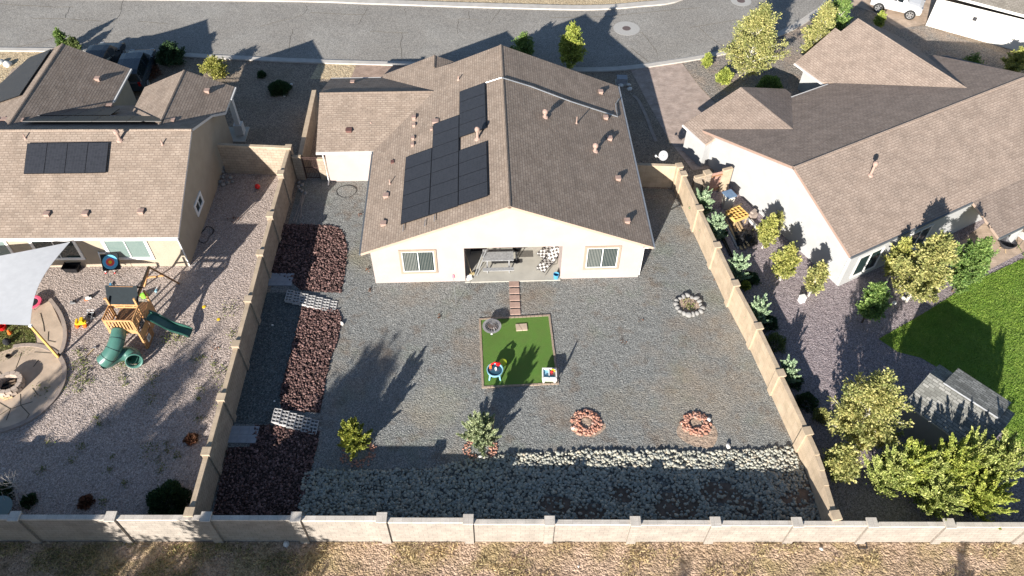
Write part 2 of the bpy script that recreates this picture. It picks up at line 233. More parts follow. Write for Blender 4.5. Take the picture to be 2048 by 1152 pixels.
# ---------------------------------------------------------------- mesh helpers
def link(o): scene.collection.objects.link(o); return o
class MB:
    def __init__(s): s.v=[]; s.f=[]; s.mi=[]; s.mats=[]; s.cur=0
    def m(s,name):
        if name not in s.mats: s.mats.append(name)
        s.cur=s.mats.index(name); return s
    def add(s,vs,fs):
        k=len(s.v); s.v.extend([tuple(map(float,v)) for v in vs]); s.f.extend([tuple(i+k for i in f) for f in fs]); s.mi.extend([s.cur]*len(fs)); return s
    def box(s,c,size,rz=0,rot=None):
        sx,sy,sz=[a/2 for a in size]; M=rot if rot is not None else Matrix.Rotation(rz,3,'Z')
        vs=[Vector(c)+M@Vector((x*sx,y*sy,z*sz)) for x in(-1,1) for y in(-1,1) for z in(-1,1)]
        return s.add(vs,[(0,1,3,2),(4,6,7,5),(0,4,5,1),(2,3,7,6),(0,2,6,4),(1,5,7,3)])
    def beam(s,a,b,w,h=None,up=(0,0,1)):
        a=Vector(a);b=Vector(b);d=b-a;L=d.length;d.normalize();x=Vector(up).cross(d)
        if x.length<1e-3: x=Vector((1,0,0)).cross(d)
        x.normalize();y=d.cross(x);M=Matrix((x,y,d)).transposed()
        return s.box((a+b)/2,(w,h or w,L),rot=M)
    def prism(s,poly,z0,z1):
        n=len(poly); vs=[(p[0],p[1],z0) for p in poly]+[(p[0],p[1],z1) for p in poly]
        ar=sum(poly[i][0]*poly[(i+1)%n][1]-poly[(i+1)%n][0]*poly[i][1] for i in range(n))
        if ar<0: vs=[(p[0],p[1],z0) for p in poly[::-1]]+[(p[0],p[1],z1) for p in poly[::-1]]
        return s.add(vs,[tuple(range(n))[::-1],tuple(range(n,2*n))]+[(i,(i+1)%n,n+(i+1)%n,n+i) for i in range(n)])
    def slab(s,poly,t,side=None):
        """roof face with thickness t, poly = 3d points seen counter-clockwise from above"""
        n=len(poly); P=[np.array(p,float) for p in poly]
        ar=sum(P[i][0]*P[(i+1)%n][1]-P[(i+1)%n][0]*P[i][1] for i in range(n))
        if ar<0: P=P[::-1]
        cur=s.cur; s.add(P,[tuple(range(n))])
        if side: s.m(side)
        s.add(P+[p-A(0,0,t) for p in P],[(i,n+i,n+(i+1)%n,(i+1)%n) for i in range(n)]+[tuple(range(n,2*n))[::-1]])
        s.cur=cur; return s
    def ring(s,pts,z0=0):
        """closed wall ring: pts=(x,y,ztop)"""
        n=len(pts); vs=[(p[0],p[1],z0) for p in pts]+[(p[0],p[1],p[2]) for p in pts]
        return s.add(vs,[(i,(i+1)%n,n+(i+1)%n,n+i) for i in range(n)])
    def tube(s,pts,r,n=8,cap=True):
        pts=[Vector(p) for p in pts]; rs=r if isinstance(r,(list,tuple)) else [r]*len(pts)
        vs=[];fs=[]
        for i,p in enumerate(pts):
            d=(pts[min(i+1,len(pts)-1)]-pts[max(i-1,0)]).normalized(); x=d.cross(Vector((0,0,1)))
            if x.length<.05: x=d.cross(Vector((0,1,0)))
            x.normalize();y=d.cross(x)
            for k in range(n): a=2*math.pi*k/n; vs.append(p+(x*math.cos(a)+y*math.sin(a))*rs[i])
        for i in range(len(pts)-1):
            for k in range(n): fs.append((i*n+k,(i+1)*n+k,(i+1)*n+(k+1)%n,i*n+(k+1)%n))
        if cap: fs.append(tuple(range(n))); fs.append(tuple(range((len(pts)-1)*n,len(pts)*n))[::-1])
        return s.add(vs,fs)
    def lathe(s,c,prof,n=20,cap=True):
        vs=[];fs=[];c=Vector(c)
        for (r,z) in prof:
            for k in range(n): a=2*math.pi*k/n; vs.append(c+Vector((r*math.cos(a),r*math.sin(a),z)))
        for i in range(len(prof)-1):
            for k in range(n): fs.append((i*n+k,i*n+(k+1)%n,(i+1)*n+(k+1)%n,(i+1)*n+k))
        if cap: fs.append(tuple(range((len(prof)-1)*n,len(prof)*n)))
        return s.add(vs,fs)
    def build(s,name,mat=None,parent=None,smooth=False,org=None):
        names=s.mats or [mat]
        o0=np.array(parent['_o'] if parent is not None and '_o' in parent else (org if org is not None else (0,0,0)),float)
        V=np.array(s.v,float)-o0
        me=bpy.data.meshes.new(name); me.from_pydata(V.tolist(),[],s.f)
        for n in names: me.materials.append(MATS[n])
        if len(names)>1: me.polygons.foreach_set('material_index',s.mi)
        # metric uv per face
        me.update(); uv=me.uv_layers.new(name='uv'); nl=len(me.loops); co=np.empty(len(me.vertices)*3); me.vertices.foreach_get('co',co); co=co.reshape(-1,3)
        npoly=len(me.polygons); nn=np.empty(npoly*3); me.polygons.foreach_get('normal',nn); nn=nn.reshape(-1,3)
        lt=np.empty(npoly,int); me.polygons.foreach_get('loop_total',lt); lv=np.empty(nl,int); me.loops.foreach_get('vertex_index',lv)
        u=np.stack([-nn[:,1],nn[:,0],np.zeros(npoly)],1); L=np.linalg.norm(u,axis=1); flat=L<.08; u[flat]=(1,0,0); L[flat]=1; u/=L[:,None]; v=np.cross(nn,u)
        pu=np.repeat(u,lt,0); pv=np.repeat(v,lt,0); c=co[lv]
        uv.data.foreach_set('uv',np.stack([(c*pu).sum(1),(c*pv).sum(1)],1).ravel())
        if smooth: me.polygons.foreach_set('use_smooth',[True]*npoly)
        o=link(bpy.data.objects.new(name,me))
        if parent is not None: o.parent=parent; o['_o']=tuple(map(float,o0))
        else: o.location=o0
        return o
def tag(o,label,cat,group=None,kind=None):
    o['label']=label; o['category']=cat
    if group: o['group']=group
    if kind: o['kind']=kind
    return o
def thing(name,label,cat,loc=(0,0,0),group=None):
    o=link(bpy.data.objects.new(name,None)); o.location=tuple(map(float,loc)); o['_o']=tuple(map(float,loc)); o.empty_display_size=.3
    return tag(o,label,cat,group)
def struct(name,mb,mat,kind='structure',label=None):
    o=mb.build(name,mat); o['kind']=kind
    if label: o['label']=label
    return o
def dup(root,loc,rz=0,label=None,group=None,scale=None):
    def cp(o,par):
        c=o.copy(); link(c)
        if par: c.parent=par
        for ch in o.children: cp(ch,c)
        return c
    r=cp(root,None); r.location=tuple(map(float,loc)); r.rotation_euler=(0,0,rz)
    if scale: r.scale=(scale,)*3
    if label: r['label']=label
    if group: r['group']=group
    return r
def sheet(name,poly,mat,z,kind='structure'):
    mb=MB(); mb.prism([(p[0],p[1]) for p in poly],z-.003,z); return struct(name,mb,mat,kind)
def pxpoly(pts,z=0): return [G(x,y,z) for x,y in pts]
def smoothline(pts,n=8):
    P=[np.array(p,float) for p in pts]; out=[]
    for i in range(len(P)-1):
        p0=P[max(i-1,0)];p1=P[i];p2=P[i+1];p3=P[min(i+2,len(P)-1)]
        for k in range(n):
            t=k/n; out.append(.5*((2*p1)+(-p0+p2)*t+(2*p0-5*p1+4*p2-p3)*t*t+(-p0+3*p1-3*p2+p3)*t**3))
    out.append(P[-1]); return out
def closed(pts,n=6):
    P=[np.array(p,float) for p in pts]; k=len(P); out=[]
    for i in range(k):
        p0=P[i-1];p1=P[i];p2=P[(i+1)%k];p3=P[(i+2)%k]
        for j in range(n):
            t=j/n; out.append(.5*((2*p1)+(-p0+p2)*t+(2*p0-5*p1+4*p2-p3)*t*t+(-p0+3*p1-3*p2+p3)*t**3))
    return out
def inside(poly,x,y):
    c=np.zeros(len(x),bool); n=len(poly)
    for i in range(n):
        x1,y1=poly[i][:2];x2,y2=poly[(i+1)%n][:2]
        with np.errstate(divide='ignore',invalid='ignore'):
            c^=((y1>y)!=(y2>y))&(x<(x2-x1)*(y-y1)/(y2-y1+1e-12)+x1)
    return c
def offset(line,d):
    out=[]
    for i,p in enumerate(line):
        t=line[min(i+1,len(line)-1)]-line[max(i-1,0)]; t=t/np.hypot(t[0],t[1]); out.append(np.array([p[0]-t[1]*d,p[1]+t[0]*d,0]))
    return out
def strip(mb,line,w,z0,z1):
    a=line; b=offset(line,w)
    n=len(a); vs=[(p[0],p[1],z) for p in a for z in (z0,z1)]+[(p[0],p[1],z) for p in b for z in (z0,z1)]
    fs=[]
    for i in range(n-1):
        j=2*i;k=2*n+2*i
        fs+=[(j+1,j+3,k+3,k+1),(j,j+1,k+1,k)[::-1] if i==0 else (j,j+2,j+3,j+1),(k,k+1,k+3,k+2)]
        if i==0: fs.append((j,j+2,j+3,j+1))
    return mb.add(vs,fs)
def fromarrays(name,V,F,mats,parent=None,org=(0,0,0),mi=None,smooth=False):
    me=bpy.data.meshes.new(name); k=F.shape[1]
    me.vertices.add(len(V)); me.vertices.foreach_set('co',(V-np.array(org,float)).ravel())
    me.loops.add(F.size); me.loops.foreach_set('vertex_index',F.ravel().astype(np.int32))
    me.polygons.add(len(F)); me.polygons.foreach_set('loop_start',np.arange(0,F.size,k,dtype=np.int32)); me.polygons.foreach_set('loop_total',np.full(len(F),k,np.int32))
    if mi is not None: me.polygons.foreach_set('material_index',mi)
    for m in mats: me.materials.append(MATS[m])
    me.update(calc_edges=True)
    if smooth: me.polygons.foreach_set('use_smooth',[True]*len(F))
    o=link(bpy.data.objects.new(name,me))
    if parent is not None: o.parent=parent
    else: o.location=tuple(map(float,org))
    return o
# icosahedron / subdivided for rocks
_t=(1+5**.5)/2
ICO=np.array([(-1,_t,0),(1,_t,0),(-1,-_t,0),(1,-_t,0),(0,-1,_t),(0,1,_t),(0,-1,-_t),(0,1,-_t),(_t,0,-1),(_t,0,1),(-_t,0,-1),(-_t,0,1)],float)/np.sqrt(1+_t*_t)
ICF=np.array([(0,11,5),(0,5,1),(0,1,7),(0,7,10),(0,10,11),(1,5,9),(5,11,4),(11,10,2),(10,7,6),(7,1,8),(3,9,4),(3,4,2),(3,2,6),(3,6,8),(3,8,9),(4,9,5),(2,4,11),(6,2,10),(8,6,7),(9,8,1)])
def subd(V,F):
    V=list(map(tuple,V)); d={}; F2=[]
    def mid(a,b):
        k=(min(a,b),max(a,b))
        if k not in d:
            p=(np.array(V[a])+np.array(V[b]))/2; p/=np.linalg.norm(p); V.append(tuple(p)); d[k]=len(V)-1
        return d[k]
    for a,b,c in F:
        ab,bc,ca=mid(a,b),mid(b,c),mid(c,a); F2+=[(a,ab,ca),(b,bc,ab),(c,ca,bc),(ab,bc,ca)]
    return np.array(V),np.array(F2)
ICO2,ICF2=subd(ICO,ICF)
def rotmats(n,rg):
    q=rg.normal(size=(n,4)); q/=np.linalg.norm(q,axis=1)[:,None]; a,b,c,d=q.T
    return np.stack([np.stack([1-2*(c*c+d*d),2*(b*c-a*d),2*(b*d+a*c)],1),np.stack([2*(b*c+a*d),1-2*(b*b+d*d),2*(c*d-a*b)],1),np.stack([2*(b*d-a*c),2*(c*d+a*b),1-2*(b*b+c*c)],1)],1)
def rocks(name,pos,sizes,mat,seed=0,flat=.75,fine=False,parent=None,org=(0,0,0),jit=.22):
    rg=np.random.default_rng(seed); n=len(pos); B,F=(ICO2,ICF2) if fine else (ICO,ICF)
    V=np.repeat(B[None],n,0)*(1+rg.uniform(-jit,jit,(n,len(B),1)))
    V*=rg.uniform(.65,1.25,(n,1,3)); V=np.einsum('nij,nkj->nki',rotmats(n,rg),V); V[:,:,2]*=flat
    V*=np.array(sizes)[:,None,None]; V+=np.array(pos)[:,None,:]
    FF_=(F[None]+(np.arange(n)*len(B))[:,None,None]).reshape(-1,3)
    return fromarrays(name,V.reshape(-1,3),FF_,[mat],parent,org)
def rockfield(name,poly,dens,smin,smax,mat,seed,zb=.02,heap=.0,label=None,keep=None):
    rg=np.random.default_rng(seed); P=np.array([[p[0],p[1]] for p in poly]); lo=P.min(0);hi=P.max(0)
    n=int((hi[0]-lo[0])*(hi[1]-lo[1])*dens); x=rg.uniform(lo[0],hi[0],n);y=rg.uniform(lo[1],hi[1],n); k=inside(P,x,y); 
    if keep is not None: k&=keep(x,y)
    x,y=x[k],y[k]
    s=smin+(smax-smin)*rg.beta(1.6,3,len(x)); z=zb+s*.35+rg.uniform(0,heap,len(x))
    o=rocks(name,np.stack([x,y,z],1),s,mat,seed+1); o['kind']='stuff'
    if label: o['label']=label
    return o
def leaves(pos,size,rg,dirs=None,aspect=1.6,upbias=.5):
    """one small folded quad per leaf"""
    n=len(pos)
    if dirs is None: d=rg.normal(size=(n,3)); d[:,2]*=.6
    else: d=dirs+rg.normal(size=(n,3))*.35
    d/=np.linalg.norm(d,axis=1)[:,None]
    nn=rg.normal(size=(n,3)); nn[:,2]+=upbias; s=np.cross(d,nn); s/=np.linalg.norm(s,axis=1)[:,None]+1e-9
    sz=(np.ones(n)*size*rg.uniform(.6,1.3,n))[:,None]
    a=pos-d*sz*aspect/2; b=pos+s*sz*.5; c=pos+d*sz*aspect/2; e=pos-s*sz*.5
    V=np.stack([a,b,c,e],1).reshape(-1,3); F=np.arange(4*n).reshape(n,4); return V,F
def trunkmesh(mb,base,top,r0,limbs):
    base=Vector(base);top=Vector(top)
    pts=[base.lerp(top,t)+Vector((rnd.uniform(-.05,.05),rnd.uniform(-.05,.05),0))*(t>0) for t in (0,.2,.45,.7,1)]
    mb.tube(pts,[r0,r0*.85,r0*.62,r0*.38,r0*.12],7)
    for t,e in limbs:
        s=base.lerp(top,t); e=Vector(e); m=s.lerp(e,.5)+Vector((0,0,(e-s).length*.07)); q=r0*(1-t)*.5+.008
        mb.tube([s,m,e],[q,q*.6,q*.2],5)
def broadleaf(name,label,x,y,h,r,leafmat,seed,n=9000,ls=.1,cb=.22,top=.55,group=None,bark='bark_pale',z=0,cat='tree',lean=(0,0),trunk=True,up=.26,fuzz=1.,tuft=0,nb=None):
    """tapered trunk, swept-up branches, twigs off every branch, single leaves along the twigs"""
    rg=np.random.default_rng(seed); t=thing(name,label,cat,(x,y,z),group)
    nb=nb or int(20+r*20); S=[];E_=[];W_=[]; lim=[]
    for i in range(nb):
        u=(i+rg.uniform(0,1))/nb; a=i*2.39996+rg.uniform(-.35,.35)
        prof=(.62+.38*min(1,u/.25))*(1-max(0,(u-.25)/.75)**1.5*.92)*rg.uniform(.62,1.12)*(1+.16*math.sin(3*a+seed))
        sz=h*(cb*.55+(.8-cb*.55)*u**1.05); base=A(x+lean[0]*sz,y+lean[1]*sz,z+sz)
        out=r*prof; tip=base+A(out*math.cos(a),out*math.sin(a),h*up*rg.uniform(.5,1.15)*(1-.25*u)); tip[2]=min(tip[2],z+h*rg.uniform(.93,1.))
        if i==nb-1: tip=A(x+lean[0]*h,y+lean[1]*h,z+h)
        lim.append((min(.85,sz/h),tip)); ax=tip-base; L=np.linalg.norm(ax); nt_=6+int(4*rg.uniform())
        S.append(base+ax*.35);E_.append(tip);W_.append(L*.9)
        for k in range(nt_):
            q=rg.uniform(.22,.95); s0=base+ax*q; d=ax/L+rg.normal(size=3)*.55+A(0,0,.25); d/=np.linalg.norm(d); l=(.16+.34*r)*rg.uniform(.5,1.15)*(1.15-.5*q)
            S.append(s0);E_.append(s0+d*l);W_.append(l)
    S=np.array(S);E_=np.array(E_);W_=np.array(W_); w=W_*rg.uniform(.5,1.5,len(W_)); w/=w.sum(); idx=rg.choice(len(S),n,p=w); q=rg.uniform(0,1,n)
    ax=(E_-S)[idx]; sg=(.05+.05*r)*fuzz*(1.15-.75*q); o=rg.normal(size=(n,3)); pos=S[idx]+ax*q[:,None]+o*sg[:,None]; pos[:,2]=np.maximum(pos[:,2],z+.06)
    V,F=leaves(pos,ls,rg,ax/np.linalg.norm(ax,axis=1)[:,None]+o*.6,1.5,.45); fromarrays('crown',V,F,[leafmat],t,(x,y,z))
    if trunk:
        mb=MB(); sel=[lim[i] for i in range(0,len(lim),2)]
        trunkmesh(mb,(x,y,z),(x+lean[0]*h,y+lean[1]*h,z+h*.92),.03+.011*h,[(max(.08,a_),e) for a_,e in sel]); mb.build('trunk',bark,t)
    return t
def plumey(name,label,x,y,h,r,leafmat,seed,n=5000,ls=.07,group=None,nplume=22,cat='shrub',up=1.,z=0,aspect=2.6,fat=.16,tap=.85):
    """upright conifer made of pointed plumes that rise from the stem"""
    rg=np.random.default_rng(seed); t=thing(name,label,cat,(x,y,z),group)
    P=[];D=[]
    k=n//nplume
    mb=MB(); mb.tube([(x,y,z),(x,y,z+h*.8)],[.04+.01*h,.015],6)
    for i in range(nplume):
        a=i*2.4+rg.uniform(-.3,.3); u=(i+.5)/nplume
        s=np.array([x,y,z+.05+h*.62*u]); out=r*(1-tap*u)*rg.uniform(.8,1.15)
        e=np.array([x+out*np.cos(a),y+out*np.sin(a),min(z+h*rg.uniform(.86,1.04),s[2]+h*(.28+.12*u)*up*rg.uniform(.65,1.2))])
        if i==nplume-1: e=np.array([x,y,z+h])
        q=rg.uniform(0,1,k)**.8; ax=e-s; c=s+ax*q[:,None]
        w=(h*fat*np.clip(np.minimum(q*3,(1-q)*1.15),.0,1)*.55+.015)*np.abs(rg.normal(size=k))*.85
        o=rg.normal(size=(k,3)); o/=np.linalg.norm(o,axis=1)[:,None]
        P.append(c+o*w[:,None]); dd=ax/np.linalg.norm(ax)*1.2+o*.5+np.array([0,0,.3]); D.append(dd/np.linalg.norm(dd,axis=1)[:,None])
        mb.tube([s,e],[.018,.004],4)
    P=np.concatenate(P);D=np.concatenate(D); P[:,2]=np.maximum(P[:,2],z+.03)
    V,F=leaves(P,ls,rg,D,aspect,.2); fromarrays('foliage',V,F,[leafmat],t,(x,y,z)); mb.build('trunk','bark_brown',t)
    return t
def bush(name,label,x,y,h,r,leafmat,seed,n=1500,ls=.07,group=None,z=0,cat='shrub'):
    rg=np.random.default_rng(seed); t=thing(name,label,cat,(x,y,z),group)
    d=rg.normal(size=(n,3)); d[:,2]=abs(d[:,2]); d/=np.linalg.norm(d,axis=1)[:,None]
    lob=1+.2*np.sin(np.arctan2(d[:,1],d[:,0])*5+seed)*(1-d[:,2]); p=d*(rg.uniform(.25,1,n)**.5*lob)[:,None]*np.array([r,r,h])+np.array([x,y,z+.03])
    V,F=leaves(p,ls,rg,d+np.array([0,0,.4]),2.,.3); fromarrays('foliage',V,F,[leafmat],t,(x,y,z))
    mb=MB()
    for k in range(7): a=k*.9; mb.tube([(x,y,z),(x+.7*r*math.cos(a),y+.7*r*math.sin(a),z+.7*h)],[.02,.006],4)
    mb.build('stem','bark_brown',t); return t
# ================================================================ SETTING
FZ=-.35
mb=MB(); 
WY=lambda x: 14.02+.012*x
mb.add([(-400,-300,FZ-.004),(400,-300,FZ-.004),(400,WY(400),FZ-.004),(-400,WY(-400),FZ-.004),(-400,WY(-400),-.004),(400,WY(400),-.004),(400,500,-.004),(-400,500,-.004)],[(0,1,2,3),(3,2,5,4),(4,5,6,7)])
struct('ground',mb,'desert_gravel')
sheet('field',[(-120,-100),(120,-100),(120,WY(120)-.02),(-120,WY(-120)-.02)],'field_dirt',FZ)
near=[(0,97),(200,101),(430,112),(600,120),(804,126),(1000,134),(1179,138),(1259,134),(1316,126),(1399,113),(1474,97),(1530,78),(1578,57),(1618,32),(1655,0)]
nearw=[A(-120,51.5,0),A(-70,51.9,0)]+[G(*p) for p in near]+[A(31,70,0),A(38,90,0)]
nearw=smoothline(nearw,5)
far=[(512,3),(737,9),(882,14),(1024,18),(1174,21),(1274,15),(1366,0)]
farw=smoothline([A(-120,58.5,0),A(-60,59.3,0),G(512,3),G(737,9),G(882,14),G(1024,18),G(1174,21),G(1274,15),G(1366,0),A(17.5,66,0),A(21,78,0),A(22,95,0)],5)
sheet('road',[*nearw,*farw[::-1]],'asphalt',.004)
mb=MB(); strip(mb,nearw,-.42,0,.1); strip(mb,nearw,.2,0,.02); struct('kerb',mb,'kerb_concrete')
mb=MB(); strip(mb,farw,.65,0,.12); struct('kerb',mb,'kerb_concrete')
offf=offset(farw,.6); sheet('gravel_verge',[*offf,A(-2,130,0),A(-120,130,0)],'tan_gravel',.003)
# cracks and tar lines in the road
rg=np.random.default_rng(5); mb=MB()
def crack(pts,w=.011,z=.009):
    L=smoothline([G(*p) for p in pts],4); L=[p+np.array([rg.normal()*.04,rg.normal()*.04,z]) for p in L]
    mb.tube(L,w,3)
for c in ([(612,9),(604,30),(520,52)],[(736,14),(728,30),(718,48)],[(586,58),(581,80),(577,102)],[(803,66),(801,90),(804,120)],[(1010,0),(1000,20),(980,45)][::-1],[(246,0),(240,30),(225,44)],[(275,42),(290,44),(335,47)],[(620,25),(650,27),(732,30)],[(740,63),(780,64),(816,66)],
   [(916,39),(930,38),(955,39)],[(913,70),(916,48),(917,38)],[(938,24),(938,38)],[(1280,64),(1300,85),(1316,112)],[(1400,55),(1420,75),(1448,95)],[(1260,95),(1280,110),(1295,124)],[(140,14),(130,36)],[(0,8),(60,12),(150,14)],[(60,36),(120,38),(200,42)],[(0,96),(60,90),(110,75)],[(1100,35),(1220,32),(1400,15)],[(1380,55),(1440,45),(1530,30)],[(812,31),(811,17)]): crack(c)
struct('road_crack',mb,'joint_dark',label='thin dark cracks wandering across the grey asphalt')
for c,r in (((1253,57),1.05),((1482,2),.85)):
    p=G(*c); t=thing('manhole','manhole in pale concrete collar '+('beside the long roof shadow on the street' if r>1 else 'at the top edge of the street before the tall aspen'),'manhole',p,'manholes in the street')
    b=MB(); b.lathe((p[0],p[1],0),[(r,.004),(r,.012),(.33,.014)],28,False); b.build('collar','manhole_collar',t); b=MB(); b.lathe((p[0],p[1],0),[(.34,.006),(.33,.02),(.02,.021)],20); b.build('lid','manhole_lid',t)
# driveways and lots
sheet('driveway',pxpoly([(716,122),(803,127),(1010,138),(1010,170),(700,160)]),'paver_brick',.006)
sheet('driveway',pxpoly([(1259,135),(1316,127),(1360,121),(1400,175),(1436,212),(1560,250),(1500,330),(1385,340),(1345,290),(1322,252),(1290,195)]),'paver_brown',.006)
sheet('gravel_bed',pxpoly([(1362,122),(1399,114),(1474,98),(1530,80),(1578,60),(1625,40),(1700,20),(1800,150),(1640,260),(1440,214),(1400,172)]),'brown_grey_gravel',.003)
sheet('driveway',pxpoly([(1650,-6),(1720,-60),(1990,-60),(1850,48),(1800,58),(1745,24),(1700,8)]),'paver_tan',.006)
sheet('side_yard',pxpoly([(1730,40),(1800,55),(1850,52),(2100,140),(2100,230),(1900,220)]),'brown_grey_gravel',.004)
sheet('gravel_bed',pxpoly([(640,122),(716,123),(712,160),(620,158)]),'tan_gravel',.005)  # same front gravel, its sunlit patch painted in as a paler tan
sheet('gravel_bed',pxpoly([(-200,103),(0,103),(100,104),(60,170),(-200,170)]),'tan_gravel',.003)  # sunlit part of the front gravel by the kerb, brightness put into the colour
mb=MB(); strip(mb,smoothline([G(*p) for p in ((1264,192),(1274,202),(1288,230),(1300,262),(1309,284))]),.22,0,.03); struct('path',mb,'stone_edge')
# yards inside the walls
sheet('gravel_yard',[A(-13.3,WY(-13)+.1),A(14,WY(14)+.1),A(14,22),A(11.9,27.5),A(10.2,37.0),A(-13.6,38.2)],'grey_gravel',.004)
sheet('neighbor_yard',[A(-70,WY(-70)+.1),A(-13.6,WY(-13)+.1),A(-13.8,38.0),A(-70,38.0)],'pink_gravel',.004)
sheet('side_yard',[A(14,WY(14)+.1),A(70,WY(70)+.1),A(70,40),A(20,40),A(10.4,37.2),A(12.1,27.5),A(14,20)],'purple_gravel',.004)
law=smoothline([G(*p) for p in ((1757,678),(1800,654),(1855,622),(1905,590),(1955,560),(2048,517))],4)
sheet('lawn',[*law,A(45,40),A(45,16),G(2048,905),G(1990,850),G(1925,770),G(1880,738),G(1842,716),G(1795,704)],'lawn_green',.012)
sheet('patio',pxpoly([(1938,543),(1952,553),(2060,497),(2110,470),(2110,420),(1990,430),(1900,500)]),'paver_tan',.016)
sheet('soil_bed',pxpoly([(548,1030),(1670,1030),(1630,1000),(1500,1010),(1250,1005),(1000,1020),(760,1032)]),'soil',.008)
# brownish bare spots and the sandy pads of the red rock rings
for i,(px,py,r) in enumerate(((1395,865,.95),(1172,848,.8))):
    p=G(px,py); sheet('sand_patch',closed([p+A(r*(1+.25*math.sin(i+k*2.3))*math.cos(k*.785),r*.85*(1+.2*math.cos(k*1.7))*math.sin(k*.785)-.12,0) for k in range(8)]),'sandy_soil',.010)
# stones along the back and the lava beds
rip=pxpoly([(606,948),(640,940),(730,943),(860,938),(900,928),(960,915),(1020,910),(1120,905),(1180,898),(1260,904),(1330,900),(1400,905),(1490,900),(1580,893),(1600,925),(1645,1042),(596,1042)])
sheet('stone_bed',rip,'riprap_bed',.012)
for i,(cx,cy,r) in enumerate(((1245,990,.5),(1110,1010,.6),(1350,1010,.9),(1440,985,.75),(1630,985,.6),(1500,1015,.6),(1590,1000,.5),(1180,1025,.6))):
    p=G(cx,cy); sheet('soil_patch',closed([p+A(r*1.3*(1+.25*math.sin(i+k*2.3))*math.cos(k*.785),r*.8*(1+.2*math.cos(k*1.7))*math.sin(k*.785),0) for k in range(8)]),'soil',.018+.001*i)
def keeprip(x,y):
    out=np.ones(len(x),bool)
    for cx,cy,r in ((1245,990,.45),(1110,1010,.55),(1350,1010,.8),(1440,985,.7),(1630,985,.6),(1330,965,.3),(1500,1015,.5),(1590,1000,.5),(1180,1025,.5)):
        p=G(cx,cy); out&=(((x-p[0])**2/1.8+(y-p[1])**2)>r*r)|(rg.uniform(size=len(x))<.22)
    return out
rockfield('riprap',rip,150,.045,.125,'riprap_rock',11,.0,.07,'angular grey green rock laid along the back wall',keeprip)
beds=[pxpoly([(562,450),(610,449),(655,451),(682,458),(692,480),(694,505),(690,545),(683,586),(640,584),(600,580),(578,560),(543,545),(545,500),(553,470)]),
 pxpoly([(604,612),(640,617),(676,620),(684,640),(676,680),(662,715),(652,760),(645,800),(640,826),(600,823),(562,818),(560,790),(572,740),(583,700),(596,650)]),
 pxpoly([(512,850),(540,850),(600,860),(640,862),(632,900),(617,960),(601,1036),(425,1040),(445,940),(456,895),(500,893)])]
for i,b in enumerate(beds):
    sheet('lava_bed',b,'lava_bed',.012); rockfield('lava_rock',b,190,.03,.09,'lava_rock',20+i,.0,.05,'reddish brown lava rock piled in the side bed')
sheet('painted_shade_strip',pxpoly([(534,585),(604,585),(598,640),(583,700),(560,800),(556,820),(540,848),(462,848),(492,740),(512,672)]),'gravel_painted_shade',.007)  # no real path: shade beside the left wall painted as darker gravel
# ---------------------------------------------------------------- block walls
def wall(name,label,pts,tops,pil,mat,th=.2,z0=0,capmat='cap_tan',ph=.14,cat='wall',pw=.44,group=None):
    """pts: centre line, tops: height of each span, pil: pilaster positions as fractions (span index, point)"""
    o=np.array(pts[0]); t=thing(name,label,cat,(o[0],o[1],z0),group); b=MB(); c=MB()
    for i in range(len(pts)-1):
        a=A(*pts[i][:2],0); e=A(*pts[i+1][:2],0); d=(e-a); L=np.hypot(d[0],d[1]); rz=math.atan2(d[1],d[0]); m=(a+e)/2; z=tops[i]
        b.box((m[0],m[1],(z0+z-.1)/2),(L+(.0 if i%2 else .006),th,z-.1-z0),rz); c.box((m[0],m[1],z-.05),(L+.008,th+.012+.002*(i%2),.1),rz)
    b.build('block',mat,t); c.build('cap',capmat,t)
    for (x,y,z,rz) in pil:
        p=MB(); p.m(mat); p.box((x,y,(z0+z+ph-.06)/2),(pw-.04,pw-.04,z+ph-.06-z0),rz); p.m(capmat); p.box((x,y,z+ph-.03),(pw,pw,.06),rz); p.build('pilaster',None,t)
    return t
# rear wall, stepping down to the right
px_=[-330,-160,30,222,412,592,763,936,1100,1273,1435,1600,1752,1910,2080,2260]
tp=[1.88,1.88,1.88,1.86,1.84,1.8,1.63,1.48,1.45,1.41,1.38,1.35,1.27,1.24,1.22]
xs=[G(p,1040,1.8)[0] for p in px_]
WC=lambda x: WY(x)+.1
wall('block_wall','long pale concrete block wall along the back of all the yards, its outer face in the sun',[A(x,WC(x)) for x in xs],tp,
  [(x,WC(x)-.0,(max(tp[i-1],tp[i]) if 0<i<len(tp) else tp[0 if i==0 else -1]),.012) for i,x in enumerate(xs)],'block_light',z0=FZ,ph=.1,capmat='cap_light')
# left wall between the yards
LW=[A(-13.42,WC(-13)+.12),A(-13.52,19.1),A(-13.64,24.9),A(-13.78,29.0),A(-13.86,33.4),A(-13.92,37.9)]
def along(pl,y):
    for a,b in zip(pl[:-1],pl[1:]):
        if min(a[1],b[1])<=y<=max(a[1],b[1]): return a+(b-a)*((y-a[1])/(b[1]-a[1]))
    return pl[0] if abs(y-pl[0][1])<abs(y-pl[-1][1]) else pl[-1]
ly=[G(386,1026,1.85)[1],G(417,905,1.85)[1],G(446,797,1.85)[1],G(475,690,1.9)[1],G(499,600,1.9)[1],G(520,508,1.9)[1],G(542,435,1.9)[1],G(563,354,2.0)[1],37.85]
lp=[LW[0]]+[along(LW,y) for y in ly]
lt=[1.84,1.85,1.86,1.88,1.9,1.9,1.92,2.05,2.25]
wall('block_wall','tan block wall between the gravel yard and the playset yard, inner face in shade',lp,lt,[(p[0],p[1],lt[min(i,8)],1.57) for i,p in enumerate(lp) if i>0],'block_tan',pw=.4)
